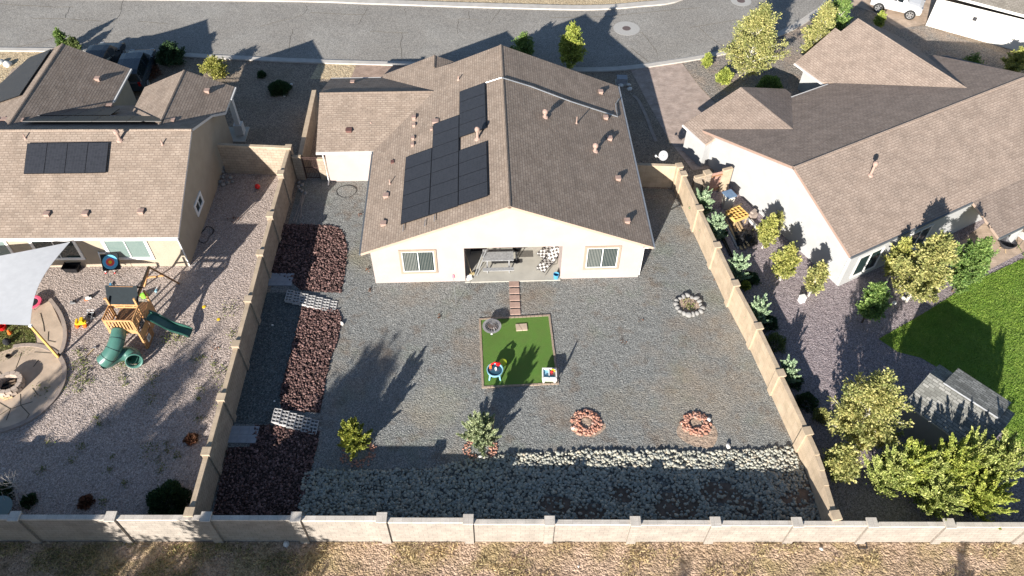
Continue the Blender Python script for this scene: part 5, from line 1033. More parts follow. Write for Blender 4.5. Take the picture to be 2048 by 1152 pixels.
def lounger(label,foot,head,z0=.07):
    p=np.array(H(*foot)); q=np.array(H(*head)); d=(q-p); L=np.hypot(d[0],d[1]); d/=L; s=A(-d[1],d[0],0); t=thing('patio_lounger',label,'lounger',p+A(0,0,z0),'checked loungers on the patio')
    pts=[p+A(0,0,z0+.3),p+d*.45+A(0,0,z0+.42),p+d*.95+A(0,0,z0+.36),p+d*1.6+A(0,0,z0+.85)]
    b=MB()
    for a,c in zip(pts[:-1],pts[1:]): 
        n=np.cross(s,(c-a)/np.linalg.norm(c-a)); n=n if n[2]>0 else -n
        P=[a-s*.27,a+s*.27,c+s*.27,c-s*.27]; b.add([x+n*.03 for x in P]+[x-n*.03 for x in P],[(0,1,2,3),(7,6,5,4)]+[(i,4+i,4+(i+1)%4,(i+1)%4) for i in range(4)])
    b.build('cushion','check_cloth',t)
    b=MB()
    for k in(-1,1): b.tube([x+s*k*.3 for x in pts],.014,6)
    b.tube([pts[0]-s*.3,pts[0]+s*.3],.014,6); b.tube([pts[3]-s*.3,pts[3]+s*.3],.014,6); b.build('frame','dark_metal',t)
    for k in(-1,1):
        b=MB(); b.tube([p+d*.1+s*k*.31+A(0,0,z0),p+d*.9+s*k*.31+A(0,0,z0+.5)],.013,6); b.build('leg','dark_metal',t); b=MB(); b.tube([p+d*1.25+s*k*.31+A(0,0,z0),p+d*.5+s*k*.31+A(0,0,z0+.5)],.013,6); b.build('leg','dark_metal',t)
u1_,v1_=atH(1080,547,.1); lounger('checked lounger nearest the blue bucket on the patio',(u1_,v1_),(u1_+.75,v1_+.9)); lounger('checked lounger deeper in the patio, against its right wall',(u1_+.05,v1_+1.1),(u1_+.95,v1_+1.75))
u,v=atH(1112,556,.07); p=H(u,v); t=thing('bucket','light blue bucket at the right front corner of the patio','bucket',H(u,v,.07)); b=MB(); b.lathe(H(u,v,.07),[(.13,0),(.17,.34),(.15,.34),(.12,.05),(.01,.05)],16); b.build('pail','bucket_blue',t); b=MB(); b.tube([H(u-.16,v,.4),H(u-.1,v-.1,.3),H(u+.1,v-.1,.3),H(u+.16,v,.4)],.006,4); b.build('handle','dark_metal',t)
u,v=atH(1051,508,.07); b=MB(); b.box(H(u,v,.078),(.85,.5,.016),th); o=b.build('door_mat','rubber_mat',None,org=H(u,v)); tag(o,'dark grey door mat on the patio right of the picnic table','mat')
u,v=atH(1033,522,.07); t=thing('pedestal_grill','black bowl on a thin stand right of the picnic table','grill',H(u,v,.07)); b=MB(); b.tube([H(u,v,.07),H(u,v,.9)],.03,8); b.lathe(H(u,v,.07),[(.2,0),(.18,.03),(.03,.06)],14); b.build('stand','dark_metal',t); b=MB(); b.lathe(H(u,v,.0),[(.08,.88),(.22,1.0),(.24,1.1),(.21,1.1),(.05,.98)],16); b.build('bowl','black_plastic',t)
u,v=atH(949,552,.07)
for k,l in ((0,'left one of two white poles leaning on the picnic table'),(.14,'right one of two white poles leaning on the picnic table')):
    b=MB(); b.tube([H(u+k,v,.08),H(u+k+.55,v+1.0,1.15)],.018,6); o=b.build('pole','galvanised',None,org=H(u+k,v)); tag(o,l,'pole','white poles leaning on the table')
u,v=atH(944,550,.07); t=thing('broom','wooden broom leaning on the left wall of the patio','broom',H(u,v,.07)); b=MB(); b.tube([H(u,v,.15),H(PO[0]+.03,v+.55,1.25)],.014,6); b.build('handle','lumber',t); b=MB(); b.box(H(u,v,.15),(.3,.08,.16),th+.5); b.build('brush','grass_straw',t)
b=MB(); u,v=atH(938,556,.07); b.box(H(u,v,.1),(.34,.3,.06),th+.4); b.box(H(u,v+.1,.15),(.3,.05,.1),th+.4); o=b.build('dustpan','white_paint',None,org=H(u,v)); tag(o,'white dustpan on the patio floor beside the broom','dustpan')
u,v=5.75,2.2; t=thing('wire_rack','dark wire shelf rack with red jars in the back left corner of the patio','rack',H(u,v,.07))
for x in(-.4,.4):
    for y in(-.17,.17): b=MB(); b.tube([H(u+x,v+y,.07),H(u+x,v+y,1.3)],.015,5); b.build('post','dark_metal',t)
for z in (.3,.8,1.25): b=MB(); b.box(H(u,v,z),(.84,.36,.02),th); b.build('shelf','dark_metal',t)
for k in range(3): b=MB(); b.lathe(H(u-.25+.25*k,v,1.26),[(.06,0),(.06,.14),(.03,.17)],8); b.build('jar','pink_cloth',t)
# satellite dish on the wall corner
p=G(1340,330,1.8); t=thing('satellite_dish','white satellite dish on a bracket at the corner of the slanting tan wall','satellite dish',p)
b=MB(); c=G(1327,311,2.1); nrm=Vector((-.35,-.75,.45)).normalized(); M_=nrm.to_track_quat('Z','Y').to_matrix()
prof=[(.02,0),(.13,.012),(.24,.04),(.29,.065),(.28,.08),(.24,.055),(.02,.018)]; vs=[];fs=[];n_=24
for r_,z in prof:
    for k in range(n_): a=2*math.pi*k/n_; vs.append(Vector(c)+M_@Vector((r_*math.cos(a),r_*1.1*math.sin(a),z)))
for i in range(len(prof)-1):
    for k in range(n_): fs.append((i*n_+k,i*n_+(k+1)%n_,(i+1)*n_+(k+1)%n_,(i+1)*n_+k))
b.add(vs,fs); b.build('dish','linen',t,smooth=True)
e=G(1312,312,2.0); b=MB(); b.tube([c-A(0,0,.3),e],.015,6); b.box(e,(.09,.12,.09),.3); b.build('feed_arm','white_paint',t)
b=MB(); b.tube([c-np.array(nrm)*.02,c+A(.12,.05,-.3),A(c[0]+.12,c[1]+.05,1.7)],.02,6); b.build('bracket','galvanised',t)
# front utility bits
p=G(1243,168); t=thing('utility_box','grey green utility box on a pad beyond the right eave of the middle house','utility box',p); b=MB(); b.box(p+A(0,.1,.05),(.9,.7,.1)); b.build('pad','concrete',t); b=MB(); b.box(p+A(0,.1,.3),(.7,.5,.4)); b.box(p+A(0,.1,.515),(.76,.56,.03)); b.build('cabinet','slab_grey',t)
for i,(px,py,s,l) in enumerate(((1242,172,.17,'rock beside the utility box beyond the right eave'),(1257,171,.17,'rock right of the utility box'),(1259,180,.22,'larger rock below the utility box'),(3,127,.3,'white boulder at the left edge by the street'),(16,131,.26,'white boulder right of the one at the left edge'),(583,170,.1,'white stone above the dome shaped shrub'),(569,193,.1,'white stone below the dome shaped shrub'))):
    p=G(px,py); o=rocks('rock',[A(p[0],p[1],s*.4)],[s],'pale_rock',380+i,.8,True,org=p,jit=.12); tag(o,l,'rock')
# ================================================================ LEFT YARD
pc_=G(17,775); t=thing('stone_patio','round flagstone patio with a curved walk round the brown lawn','patio',pc_)
circ=[pc_+A(2.55*math.cos(a),2.5*math.sin(a),0) for a in np.linspace(0,6.283,41)[:-1]]
b=MB(); b.prism([p[:2] for p in circ],.0,.07); 
walk=pxpoly([(118,640),(127,664),(124,692),(116,712),(104,722),(70,716),(72,700),(75,680),(68,657),(52,624),(72,612),(98,604)]); b.prism([p[:2] for p in closed(walk,4)],.0,.066); b.build('flagstone','stone_patio',t)
b=MB(); strip(b,[p for p in circ[-12:]+circ[:13]],-.22,0,.1); strip(b,smoothline([G(*p) for p in ((97,602),(118,632),(127,664),(124,694),(112,718))],5)[::-1],-.2,0,.1); b.build('border','stone_edge',t)
b=MB(); rg2=np.random.default_rng(4)
J=[[(45,706),(40,720),(33,738)],[(0,745),(12,758)],[(42,790),(43,812)],[(0,807),(22,820),(43,812),(66,805)],[(22,820),(14,842)],[(66,778),(78,792)],[(0,832),(22,818)],[(43,812),(60,830)],[(82,628),(88,650),(90,665)],[(98,665),(97,683),(112,686)],[(70,706),(90,707),(104,708)],[(60,830),(50,846)],[(78,722),(68,735)]]
for j in J:
    L=[G(x,y)+A(0,0,.068) for x,y in j]; b.tube(L,.022,4)
b.build('joint','joint_dark',t)
gl=pxpoly([(-80,640),(0,632),(40,640),(62,660),(72,680),(70,700),(60,712),(35,715),(10,724),(-20,735),(-90,740)]); sheet('lawn',closed(gl,4),'dry_lawn',.02)
blades('lawn_grass',closed(gl,4),16000,'leaf_weed',.09,'thin green brown grass of the small left lawn',8,z=.015,w=.014)
p=G(24,775); t=thing('fire_pit','round tan stone fire pit with charred logs on the flagstone patio','fire pit',p)
nb_=14
for lv in range(2):
    for k in range(nb_):
        a=2*math.pi*(k+.5*lv)/nb_; b=MB(); b.box(p+A(.56*math.cos(a),.56*math.sin(a),.19+lv*.2),(.22,.245,.19),a); b.build('block','stone_ring_tan',t)
b=MB(); b.lathe(p,[(.46,.07),(.46,.12),(.02,.13)],20); b.build('ash','black_fabric',t)
for (x0,y0,x1,y1) in ((-.3,-.2,.3,.1),(-.1,.3,.15,-.35),(-.35,.1,.2,.25)): b=MB(); b.tube([p+A(x0,y0,.18),p+A(x1,y1,.3)],.05,7); b.build('log','bark_brown',t)
for (x0,y0,x1,y1,l) in ((-.35,-.62,.2,-.72,'split log lying below the stone fire pit'),(.0,-.78,.35,-.62,'short yellow log piece at the foot of the fire pit')):
    b=MB(); b.tube([p+A(x0,y0,.12),p+A(x1,y1,.12)],.05,7); o=b.build('log','lumber',None,org=p+A(x0,y0,0)); tag(o,l,'log')
# sail, its post
t=thing('sail_post','yellow wooden post holding the grey shade sail','post',G(118,716)); pb_=G(118,716); ptop=pb_+A(G(60,650,3.1)[0]-pb_[0],G(60,650,3.1)[1]-pb_[1],3.05); b=MB(); b.beam(pb_,ptop,.1,.1); b.build('post','yellow_wood',t); b=MB(); b.box(ptop,(.13,.13,.1)); b.build('hook','white_paint',t)
CA=G(140,484,2.45);CB=ptop+A(-.02,.02,0);CC=G(-260,650,2.6);CD=G(-300,560,3.0); n_=18; vs=[];
for i in range(n_+1):
    for j in range(n_+1):
        s=i/n_;r_=j/n_; P=(CA*(1-s)+CB*s)*(1-r_)+(CD*(1-s)+CC*s)*r_
        # edges pull inwards, cloth sags a little
        cen=(CA+CB+CC+CD)/4; pull=.12*(4*s*(1-s)*(1-2*abs(r_-.5))**0*(abs(r_-.5)*2)**3+4*r_*(1-r_)*(abs(s-.5)*2)**3*.55); P=P+(cen-P)*pull+A(0,0,-.22*16*s*(1-s)*r_*(1-r_)*.3); vs.append(P)
b=MB(); fs=[(i*(n_+1)+j,(i+1)*(n_+1)+j,(i+1)*(n_+1)+j+1,i*(n_+1)+j+1) for i in range(n_) for j in range(n_)]; k=len(vs); b.add(vs+[p-A(0,0,.012) for p in vs],fs+[tuple(k+x for x in f[::-1]) for f in fs])
o=b.build('shade_sail','sail_grey',None,org=CA,smooth=True); tag(o,'large light grey shade sail stretched from the left house to the wooden post','shade sail')
b=MB(); b.tube([CA,K(-7.9,-.1,2.4)],.01,4); o=b.build('sail_rope','white_paint',None,org=CA); tag(o,'short rope tying the shade sail tip to the eave of the left house','rope')
# mini trampoline
p=G(69,611); t=thing('mini_trampoline','small round trampoline with a pink rim beside the flagstone walk','trampoline',p)
b=MB(); b.lathe(p,[(.3,.27),(.33,.3),(.47,.3),(.5,.27),(.47,.24),(.33,.25)],28,False); b.build('rim','pink_vinyl',t); b=MB(); b.lathe(p,[(.34,.27),(.02,.272)],24); b.build('mat','black_fabric',t)
for k in range(6): a=k*math.pi/3; b=MB(); b.tube([p+A(.43*math.cos(a),.43*math.sin(a),.25),p+A(.43*math.cos(a),.43*math.sin(a),0)],.014,5); b.build('leg','dark_metal',t)
# black tub
p=G(147,540); t=thing('storage_tub','open black plastic tub by the wall of the left house','tub',p); b=MB()
def tub(b,p,sx,sy,h,th_=.03,tp_=.8):
    for q,(ax,ay) in enumerate(((1,0),(-1,0),(0,1),(0,-1))):
        x=ax*sx/2;y=ay*sy/2
        if ax: P=[(x*tp_,-sy/2*tp_,0),(x*tp_,sy/2*tp_,0),(x,sy/2,h),(x,-sy/2,h)]; off=A(-ax*th_,0,0)
        else: P=[(-sx/2*tp_,y*tp_,0),(sx/2*tp_,y*tp_,0),(sx/2,y,h),(-sx/2,y,h)]; off=A(0,-ay*th_,0)
        P=[p+A(*x_) for x_ in P]; b.add(P+[x_+off for x_ in P],[(0,1,2,3),(7,6,5,4)]+[(i,(i+1)%4,4+(i+1)%4,4+i) for i in range(4)])
    b.box(p+A(0,0,.03),(sx*tp_,sy*tp_,.03))
tub(b,p,.85,.55,.38); b.build('body','black_plastic',t); b=MB(); b.box(p+A(0,-.29,.37),(.89,.04,.04)); b.box(p+A(0,.29,.37),(.89,.04,.04)); b.box(p+A(-.44,0,.37),(.04,.56,.04)); b.box(p+A(.44,0,.37),(.04,.56,.04)); b.build('rim','black_plastic',t)
# archery target on a folding ladder
p=G(222,545); t=thing('stepladder','white folding step ladder with red feet by the left house wall','ladder',G(212,546)); q=G(212,546)
for (x,y,x2,y2) in ((0,0,-.12,.45),(.5,0,.3,.45),(-.05,.85,-.12,.45),(.5,.85,.3,.45)): b=MB(); b.beam(q+A(x,y,.03),q+A(x2,y2,1.25),.05,.03); b.build('rail','white_paint',t); b=MB(); b.box(q+A(x,y,.03),(.08,.08,.06)); b.build('foot','toy_red',t)
for k in (.2,.45,.7,.95): b=MB(); b.box(q+A(.25-.16*k,.45*k,1.25*k),(.5-.1*k,.09,.025)); b.build('step','white_paint',t)
t=thing('archery_target','square dark archery target with blue red and yellow rings by the left house','archery target',G(232,552)); c=G(221,524,.95)
c=np.array(c); nrm=Vector((.15,-.72,.62)).normalized(); M_=nrm.to_track_quat('Z','Y').to_matrix(); b=MB(); b.box(c,(.92,.92,.1),rot=M_); b.build('backing','canopy_navy',t)
vs=[Vector(c)+nrm*.055+M_@Vector((.42*math.cos(a),.42*math.sin(a),0)) for a in np.linspace(0,6.283,33)[:-1]]; me=bpy.data.meshes.new('target_face'); me.from_pydata([tuple(v_-Vector(c)) for v_ in vs],[],[tuple(range(32))]); me.materials.append(MATS['target_rings']); o=link(bpy.data.objects.new('target_face',me)); o.parent=t; o.location=Vector(c)-Vector(t['_o'])
for x in(-.3,.3): b=MB(); b.tube([c+A(x,-.25,-.3),A(c[0]+x,c[1]-.35,.02)],.015,5); b.tube([c+A(x,.1,.1),A(c[0]+x*1.3,c[1]+.6,.02)],.015,5); b.build('leg','dark_metal',t)
# playset
X0,X1,Y0,Y1=-20.4,-19.0,24.05,26.0; DZ=1.45
t=thing('playset','cedar playset with navy canopy, green tube slide and green wave slide','playset',(X0+.7,Y0+.9,0))
for (x,y,h_) in ((X0,Y0,2.35),(X1,Y0,2.35),(X0,Y1,2.35),(X1,Y1,2.35),(X0,25.0,2.9),(X1,25.0,2.9)): b=MB(); b.box((x,y,h_/2),(.09,.09,h_)); b.build('post','cedar',t)
b=MB()
for k in range(14): b.box((X0+.05+k*.1,(Y0+Y1)/2,DZ),(.09,Y1-Y0,.03))
b.build('deck','cedar_dark',t)
def rail(x0,y0,x1,y1,z0,z1,n):
    b=MB(); b.beam((x0,y0,z0),(x1,y1,z0),.05,.1); b.beam((x0,y0,z1),(x1,y1,z1),.05,.1)
    for k in range(n): f_=(k+.5)/n; b.box((x0+(x1-x0)*f_,y0+(y1-y0)*f_,(z0+z1)/2),(.075,.025,z1-z0) if abs(x1-x0)>abs(y1-y0) else (.025,.075,z1-z0))
    b.build('railing','cedar',t)
rail(X0,Y0-.05,X1,Y0-.05,1.6,2.35,9); rail(X0-.05,Y0,X0-.05,25,1.6,2.35,6); rail(X1+.05,Y0,X1+.05,25,1.75,2.35,6); rail(X0,25.02,X1,25.02,2.2,2.38,3)
b=MB(); b.box(((X0+X1)/2,Y0-.06,1.45),(X1-X0+.1,.03,.2)); b.box((X1+.06,(Y0+25)/2,1.05),(.03,.92,.5)); b.box((X1+.06,25.5,1.0),(.03,.85,1.3)); b.build('side_panel','cedar',t)
b=MB(); b.box((X1+.065,(Y0+25)/2-.02,.35),(.03,.9,.68)); b.build('lower_panel','cedar_dark',t)
b=MB(); b.box((X1+.09,Y0+.45,1.53),(.012,.42,.4)); b.build('mesh_panel','black_fabric',t)
b=MB(); 
for i in range(3):
    for j in range(3): b.box((X1+.1,Y0+.33+i*.12,1.42+j*.12),(.006,.05,.05),0)
b.build('mesh_hole','galvanised',t)
b=MB(); b.box((X1+.088,Y0+.4,.42),(.01,.36,.36)); b.build('plaque','white_paint',t); b=MB(); b.box((X1+.096,Y0+.4,.42),(.008,.2,.24)); b.build('plaque_print','slab_grey',t)
pk=3.25; b=MB(); a1_=[A(X0-.1,25.0,2.45),A(X1+.1,25.0,2.45)]; r1_=[A(X0-.1,25.55,pk),A(X1+.1,25.55,pk)]; c1_=[A(X0-.1,26.1,2.45),A(X1+.1,26.1,2.45)]
b.add([*a1_,*r1_,*c1_]+[p-A(0,0,.02) for p in (*a1_,*r1_,*c1_)],[(0,1,3,2),(2,3,5,4),(7,6,8,9),(9,8,10,11),(0,2,8,6),(2,4,10,8),(1,7,9,3),(3,9,11,5)]); b.build('canopy','canopy_navy',t)
b=MB(); b.beam(A((X0+X1)/2-.6,25.55,pk-.06),A((X0+X1)/2+.6,25.55,pk-.06),.07); b.beam(A((X0+X1)/2+.5,25.5,2.35),A(*G(298,534,2.2)[:2],2.2),.1,.14); b.build('beam','cedar_dark',t)
ap_=G(298,534,2.2)
for q,mt in ((G(289,572),'cedar'),(G(358,567),'cedar_dark')): b=MB(); b.beam(ap_,q,.09,.09); b.build('swing_leg',mt,t)
b=MB(); b.beam(ap_+(G(289,572)-ap_)*.55,ap_+(G(358,567)-ap_)*.5,.06,.09); b.build('cross_bar','cedar',t)
# slides
tp_=[A(-19.9,Y0-.02,1.55),A(-19.88,Y0-.5,1.42),A(-20.0,Y0-.95,1.2),A(-20.25,Y0-1.3,.98),A(-20.5,Y0-1.45,.8)]
b=MB(); b.tube(smoothline(tp_,5),.37,20); b.build('tube_slide','slide_light',t,smooth=False).data.polygons.foreach_set('use_smooth',[True]*0) if 0 else b.build('tube_slide','slide_light',t,smooth=True)
b=MB(); L=smoothline([A(-20.5,Y0-1.45,.78),A(-20.35,Y0-1.25,.64),A(-20.05,Y0-.85,.54),A(-19.65,Y0-.68,.47),A(-19.33,Y0-.8,.44),A(-19.2,Y0-1.02,.44)],5); n_=20; vs=[];fs=[]
for i,p in enumerate(L):
    d=Vector(L[min(i+1,len(L)-1)]-L[max(i-1,0)]).normalized(); x=d.cross(Vector((0,0,1))).normalized(); y=d.cross(x)
    for k in range(n_): a=2*math.pi*k/n_; vs.append(Vector(p)+(x*math.cos(a)+y*math.sin(a))*.36)
for i in range(len(L)-1):
    for k in range(n_): fs.append((i*n_+k,(i+1)*n_+k,(i+1)*n_+(k+1)%n_,i*n_+(k+1)%n_))
b.add(vs,fs); b.build('tube_exit','slide_light',t,smooth=True)
b=MB(); q=Vector(L[-1]); d=Vector(L[-1]-L[-4]).normalized()+Vector((0,-.1,.35)); d.normalize(); M_=d.to_track_quat('Z','Y').to_matrix(); vs=[];fs=[]
for r_,z in ((.36,0),(.43,.12),(.42,.2),(.37,.2),(.32,.02)):
    for k in range(24): a=2*math.pi*k/24; vs.append(q+M_@Vector((r_*math.cos(a),r_*math.sin(a),z)))
for i in range(4):
    for k in range(24): fs.append((i*24+k,i*24+(k+1)%24,(i+1)*24+(k+1)%24,(i+1)*24+k))
b.add(vs,fs); b.build('exit_collar','slide_light',t,smooth=True)
b=MB()
for i in (1,2,3): p=Vector(tp_[i]); d=Vector(tp_[i+1]-tp_[i-1]).normalized(); x=d.cross(Vector((0,0,1))).normalized(); y=d.cross(x); b.tube([p+(x*math.cos(a)+y*math.sin(a))*.375 for a in np.linspace(0,6.283,21)],.012,4)
b.build('seam','canopy_navy',t)
s0=G(296,634,1.35);s1=G(382,668,.12); b=MB(); W2_=.26; N=14; sd=(s1-s0); L2=np.hypot(sd[0],sd[1]); pe_=A(-sd[1],sd[0],0)/L2; vs=[]
for i in range(N+1):
    f_=i/N; c=s0+sd*f_; c[2]=.12+(1.45-.12)*(1-f_)**1.15+.07*math.sin(f_*9); 
    for (o_x,z) in ((-W2_-.05,.13),(-W2_,.15),(-W2_+.04,0),(W2_-.04,0),(W2_,.15),(W2_+.05,.13),(W2_,-.04),(-W2_,-.04)): vs.append(c+pe_*o_x+A(0,0,z))
fs=[]
for i in range(N):
    for k in range(8): fs.append((i*8+k,(i+1)*8+k,(i+1)*8+(k+1)%8,i*8+(k+1)%8))
fs.append(tuple(range(8))); fs.append(tuple(range(N*8,N*8+8))[::-1]); b.add(vs,fs); b.build('wave_slide','slide_green',t)
b=MB(); b.box(((X0+X1)/2-.1,Y0+.35,DZ+.1),(.4,.15,.08),.4); b.build('steering_toy','toy_yellow',t)
# toys
def toy(name,label,cat,px,py,parts,z=0):
    p=G(px,py,z); t=thing(name,label,cat,p)
    for nm,mt,fn in parts: b=MB(); fn(b,p); b.build(nm,mt,t)
toy('ride_on_toy','yellow ride on toy left of the playset','toy',165,650,[('body','toy_yellow',lambda b,p:(b.box(p+A(0,0,.2),(.5,.2,.14),.2),b.box(p+A(.05,.06,.32),(.16,.3,.2),.2),b.box(p+A(-.22,.0,.28),(.1,.34,.1),.2))),('wheel','toy_orange',lambda b,p:b.lathe(p+A(-.2,-.15,.08),[(.02,-.07),(.1,-.07),(.1,.07),(.02,.07)],10)),('wheel','toy_orange',lambda b,p:b.lathe(p+A(.2,-.1,.08),[(.02,-.07),(.1,-.07),(.1,.07),(.02,.07)],10))])
toy('toy_cart','small wire toy cart beside the yellow ride on toy','toy',181,638,[('frame','galvanised',lambda b,p:[b.tube([p+A(x,-.2,.05),p+A(x+.15,.2,.5)],.014,5) for x in (-.15,.1)]+[b.tube([p+A(-.15,.1*k,.1+.1*k),p+A(.25,.1*k,.1+.1*k)],.01,4) for k in range(4)]),('basket','black_fabric',lambda b,p:tub(b,p+A(.1,.1,.12),.34,.26,.2))])
toy('toy_frog','lime green toy behind the playset canopy','toy',290,594,[('body','toy_green',lambda b,p:(b.lathe(p,[(.1,.0),(.2,.08),(.18,.2),(.05,.3)],12),b.box(p+A(-.18,.1,.12),(.3,.1,.08),.7)))])
toy('toy_ball','orange toy next to the playset railing','toy',238,600,[('body','toy_orange',lambda b,p:b.lathe(p,[(.03,0),(.12,.08),(.13,.16),(.06,.26)],12))])
toy('toy_truck','small dark toy truck left of the playset railing','toy',221,597,[('body','black_plastic',lambda b,p:b.box(p+A(0,0,.1),(.34,.16,.14),.3)),('cab','toy_green',lambda b,p:b.box(p+A(.08,.02,.2),(.12,.12,.1),.3)),('bumper','cedar',lambda b,p:b.box(p+A(-.24,-.05,.06),(.2,.08,.06),.3))])
toy('toy_car','white and orange toy car on the pink gravel right of the trampoline','toy',178,598,[('body','white_paint',lambda b,p:b.box(p+A(0,0,.09),(.3,.16,.1),.5)),('hood','toy_orange',lambda b,p:b.box(p+A(-.1,-.1,.05),(.16,.1,.05),.5)),('wheel','black_plastic',lambda b,p:b.box(p+A(.1,.1,.12),(.16,.14,.16),.5))])
toy('toy_car','small grey toy car nearer the trampoline','toy',147,607,[('body','galvanised',lambda b,p:b.box(p+A(0,0,.08),(.28,.14,.1),.2)),('cab','black_plastic',lambda b,p:b.box(p+A(.08,.04,.14),(.14,.12,.1),.2))])
toy('toy_hammer','little stick toy lying below the yellow ride on toy','toy',181,706,[('handle','lumber',lambda b,p:b.beam(p+A(-.1,-.2,.03),p+A(.12,.3,.05),.04,.03)),('head','galvanised',lambda b,p:b.box(p+A(.12,.3,.06),(.16,.07,.07),.4))])
toy('bottle','clear and teal plastic bottle right of the swing frame','bottle',313,582,[('body','toy_blue',lambda b,p:b.tube([p+A(0,-.1,.06),p+A(0,.06,.06)],.06,8)),('neck','white_paint',lambda b,p:b.tube([p+A(0,.06,.06),p+A(0,.2,.06)],.04,8))])
toy('toy_plane','small blue toy between the target and the playset','toy',222,572,[('body','slab_grey',lambda b,p:b.box(p+A(0,0,.05),(.25,.1,.06),.4)),('wing','bucket_blue',lambda b,p:b.box(p+A(0,0,.09),(.1,.3,.03),.4))])
toy('red_bucket','red toy bucket on the small brown lawn','bucket',7,658,[('pail','toy_red',lambda b,p:b.lathe(p,[(.17,0),(.24,.3),(.22,.3),(.15,.04),(.01,.04)],14)),('handle','toy_yellow',lambda b,p:b.tube([p+A(-.1,.1,.28),p+A(0,.5,.3)],.02,5))])
toy('toy_cone','small orange toy on the lawn right of the red bucket','toy',21,668,[('body','toy_orange',lambda b,p:b.lathe(p,[(.12,0),(.1,.1),(.05,.3),(.02,.31)],10))])
toy('dark_ball','dark ball on the brown lawn below the orange toy','ball',17,688,[('ball','black_fabric',lambda b,p:b.lathe(p,[(.02,0),(.16,.08),(.2,.2),(.16,.32),(.02,.4)],14))])
toy('dark_pot','little dark pot at the lower edge of the brown lawn','pot',20,716,[('pot','black_plastic',lambda b,p:b.lathe(p,[(.09,0),(.13,.22),(.11,.22),(.08,.03),(.01,.03)],12))])
toy('red_ball','red ball in the shade of the left house near the cross wall','ball',516,377,[('ball','toy_red',lambda b,p:b.lathe(p,[(.02,0),(.12,.05),(.17,.17),(.12,.29),(.02,.34)],16))])
toy('toy_disc','tiny yellow disc in the pink gravel right of the playset','toy',408,614,[('disc','toy_yellow',lambda b,p:b.lathe(p,[(.1,0),(.1,.03),(.01,.04)],10))])
toy('toy_disc','second tiny yellow disc, lower right of the first','toy',437,639,[('disc','toy_yellow',lambda b,p:b.lathe(p,[(.09,0),(.09,.03),(.01,.04)],10))])
toy('garden_trowel','pale trowel lying near the left yard cross wall','trowel',535,346,[('handle','white_paint',lambda b,p:b.tube([p,p+A(.15,.1,.05)],.02,5)),('blade','galvanised',lambda b,p:b.box(p+A(-.08,-.05,.03),(.16,.09,.02),.6))])
for i,(px,py) in enumerate(((437,335),(444,333),(450,338),(438,345),(446,346),(439,355),(447,356),(462,357),(466,365),(456,367),(447,371),(442,366))):
    p=G(px,py); o=rocks('rock',[A(p[0],p[1],.09)],[.15],'field_stone',400+i,.8,True,org=p,jit=.08); tag(o,'grey brown rock in the shaded pile between the left house and the cross wall','rock','rock pile in the shade of the left house')
    o['label']=('grey brown rock, %s in the shaded pile beside the left house'%('top left','top middle','top right','second row left','second row right','third row left','third row middle','third row right','outer right','lower right','lower middle','lower left')[i])
p=G(412,470); b=MB(); rg2=np.random.default_rng(3); b.tube(smoothline([p+A(.35*math.cos(a)+.1*math.sin(3*a),.7*math.sin(a),.03) for a in np.linspace(0,11,14)],4),.016,5); o=b.build('garden_hose','rope_dark',None,org=p); tag(o,'black hose coiled in the shade against the side of the left house','hose')
p=G(404,484); b=MB(); b.tube(smoothline([G(*q)+A(0,0,.02) for q in ((383,533),(400,520),(420,500),(440,478))],4),.02,5); o=b.build('drain_pipe','linen',None,org=G(383,533)); tag(o,'pale drain pipe running on the gravel from the corner of the left house','pipe')
# mesh table bottom left
p=G(8,1030); t=thing('mesh_table','round glass topped table with two bare sticks at the lower left edge','table',p); b=MB(); b.lathe(p,[(.62,.6),(.62,.63),(.02,.635)],28); b.build('tabletop','window_glass_pale',t)
for k in range(4): a=.8+k*1.571; b=MB(); b.tube([p+A(.3*math.cos(a),.3*math.sin(a),.6),p+A(.45*math.cos(a),.45*math.sin(a),0)],.016,5); b.build('leg','dark_metal',t)
for k,l in ((0,'left bare stick standing behind the glass topped table'),(.62,'right bare stick standing behind the glass topped table')):
    b=MB(); q=p+A(.1+k,.2,0); b.tube([q,q+A(.08,.35,1.1)],.012,5); o=b.build('stick','dead_wood',None,org=q); tag(o,l,'stick')
# ================================================================ RIGHT YARD
p=G(1452,413); t=thing('trash_bin','cream bin with a slate blue lid against the white wall','bin',p); b=MB(); tub(b,p,.62,.62,1.0,.04,.85); b.box(p+A(0,0,.6),(.5,.5,.7)); b.build('body','cream_plastic',t); b=MB(); b.box(p+A(0,0,1.03),(.66,.66,.05),.45); b.build('lid','lid_blue',t)
t=thing('lattice_crate','yellow wooden crate with a grid of square cells by the white wall','crate',G(1478,448)); c=G(1475,425,.75); b=MB(); an=-.42+.95
cs,sn=math.cos(.5),math.sin(.5)
def lq(x,y,z): return c+A(x*cs-y*sn,x*sn+y*cs,z)
for k in range(5): b.beam(lq(-.5+.25*k,-.45,-.12),lq(-.5+.25*k,.45,-.12),.035,.22)
for k in range(5): b.beam(lq(-.5,-.45+.225*k,-.12),lq(.5,-.45+.225*k,-.12),.033,.215)
b.build('grid','yellow_wood',t); b=MB(); b.box(c+A(0,0,-.27),(1.0,.9,.03),.5); b.build('base','lumber',t)
for x in(-.45,.45):
    for y in(-.4,.4): b=MB(); q=lq(x,y,-.3); b.box((q[0],q[1],q[2]/2),(.06,.06,q[2]),.5); b.build('leg','lumber',t)
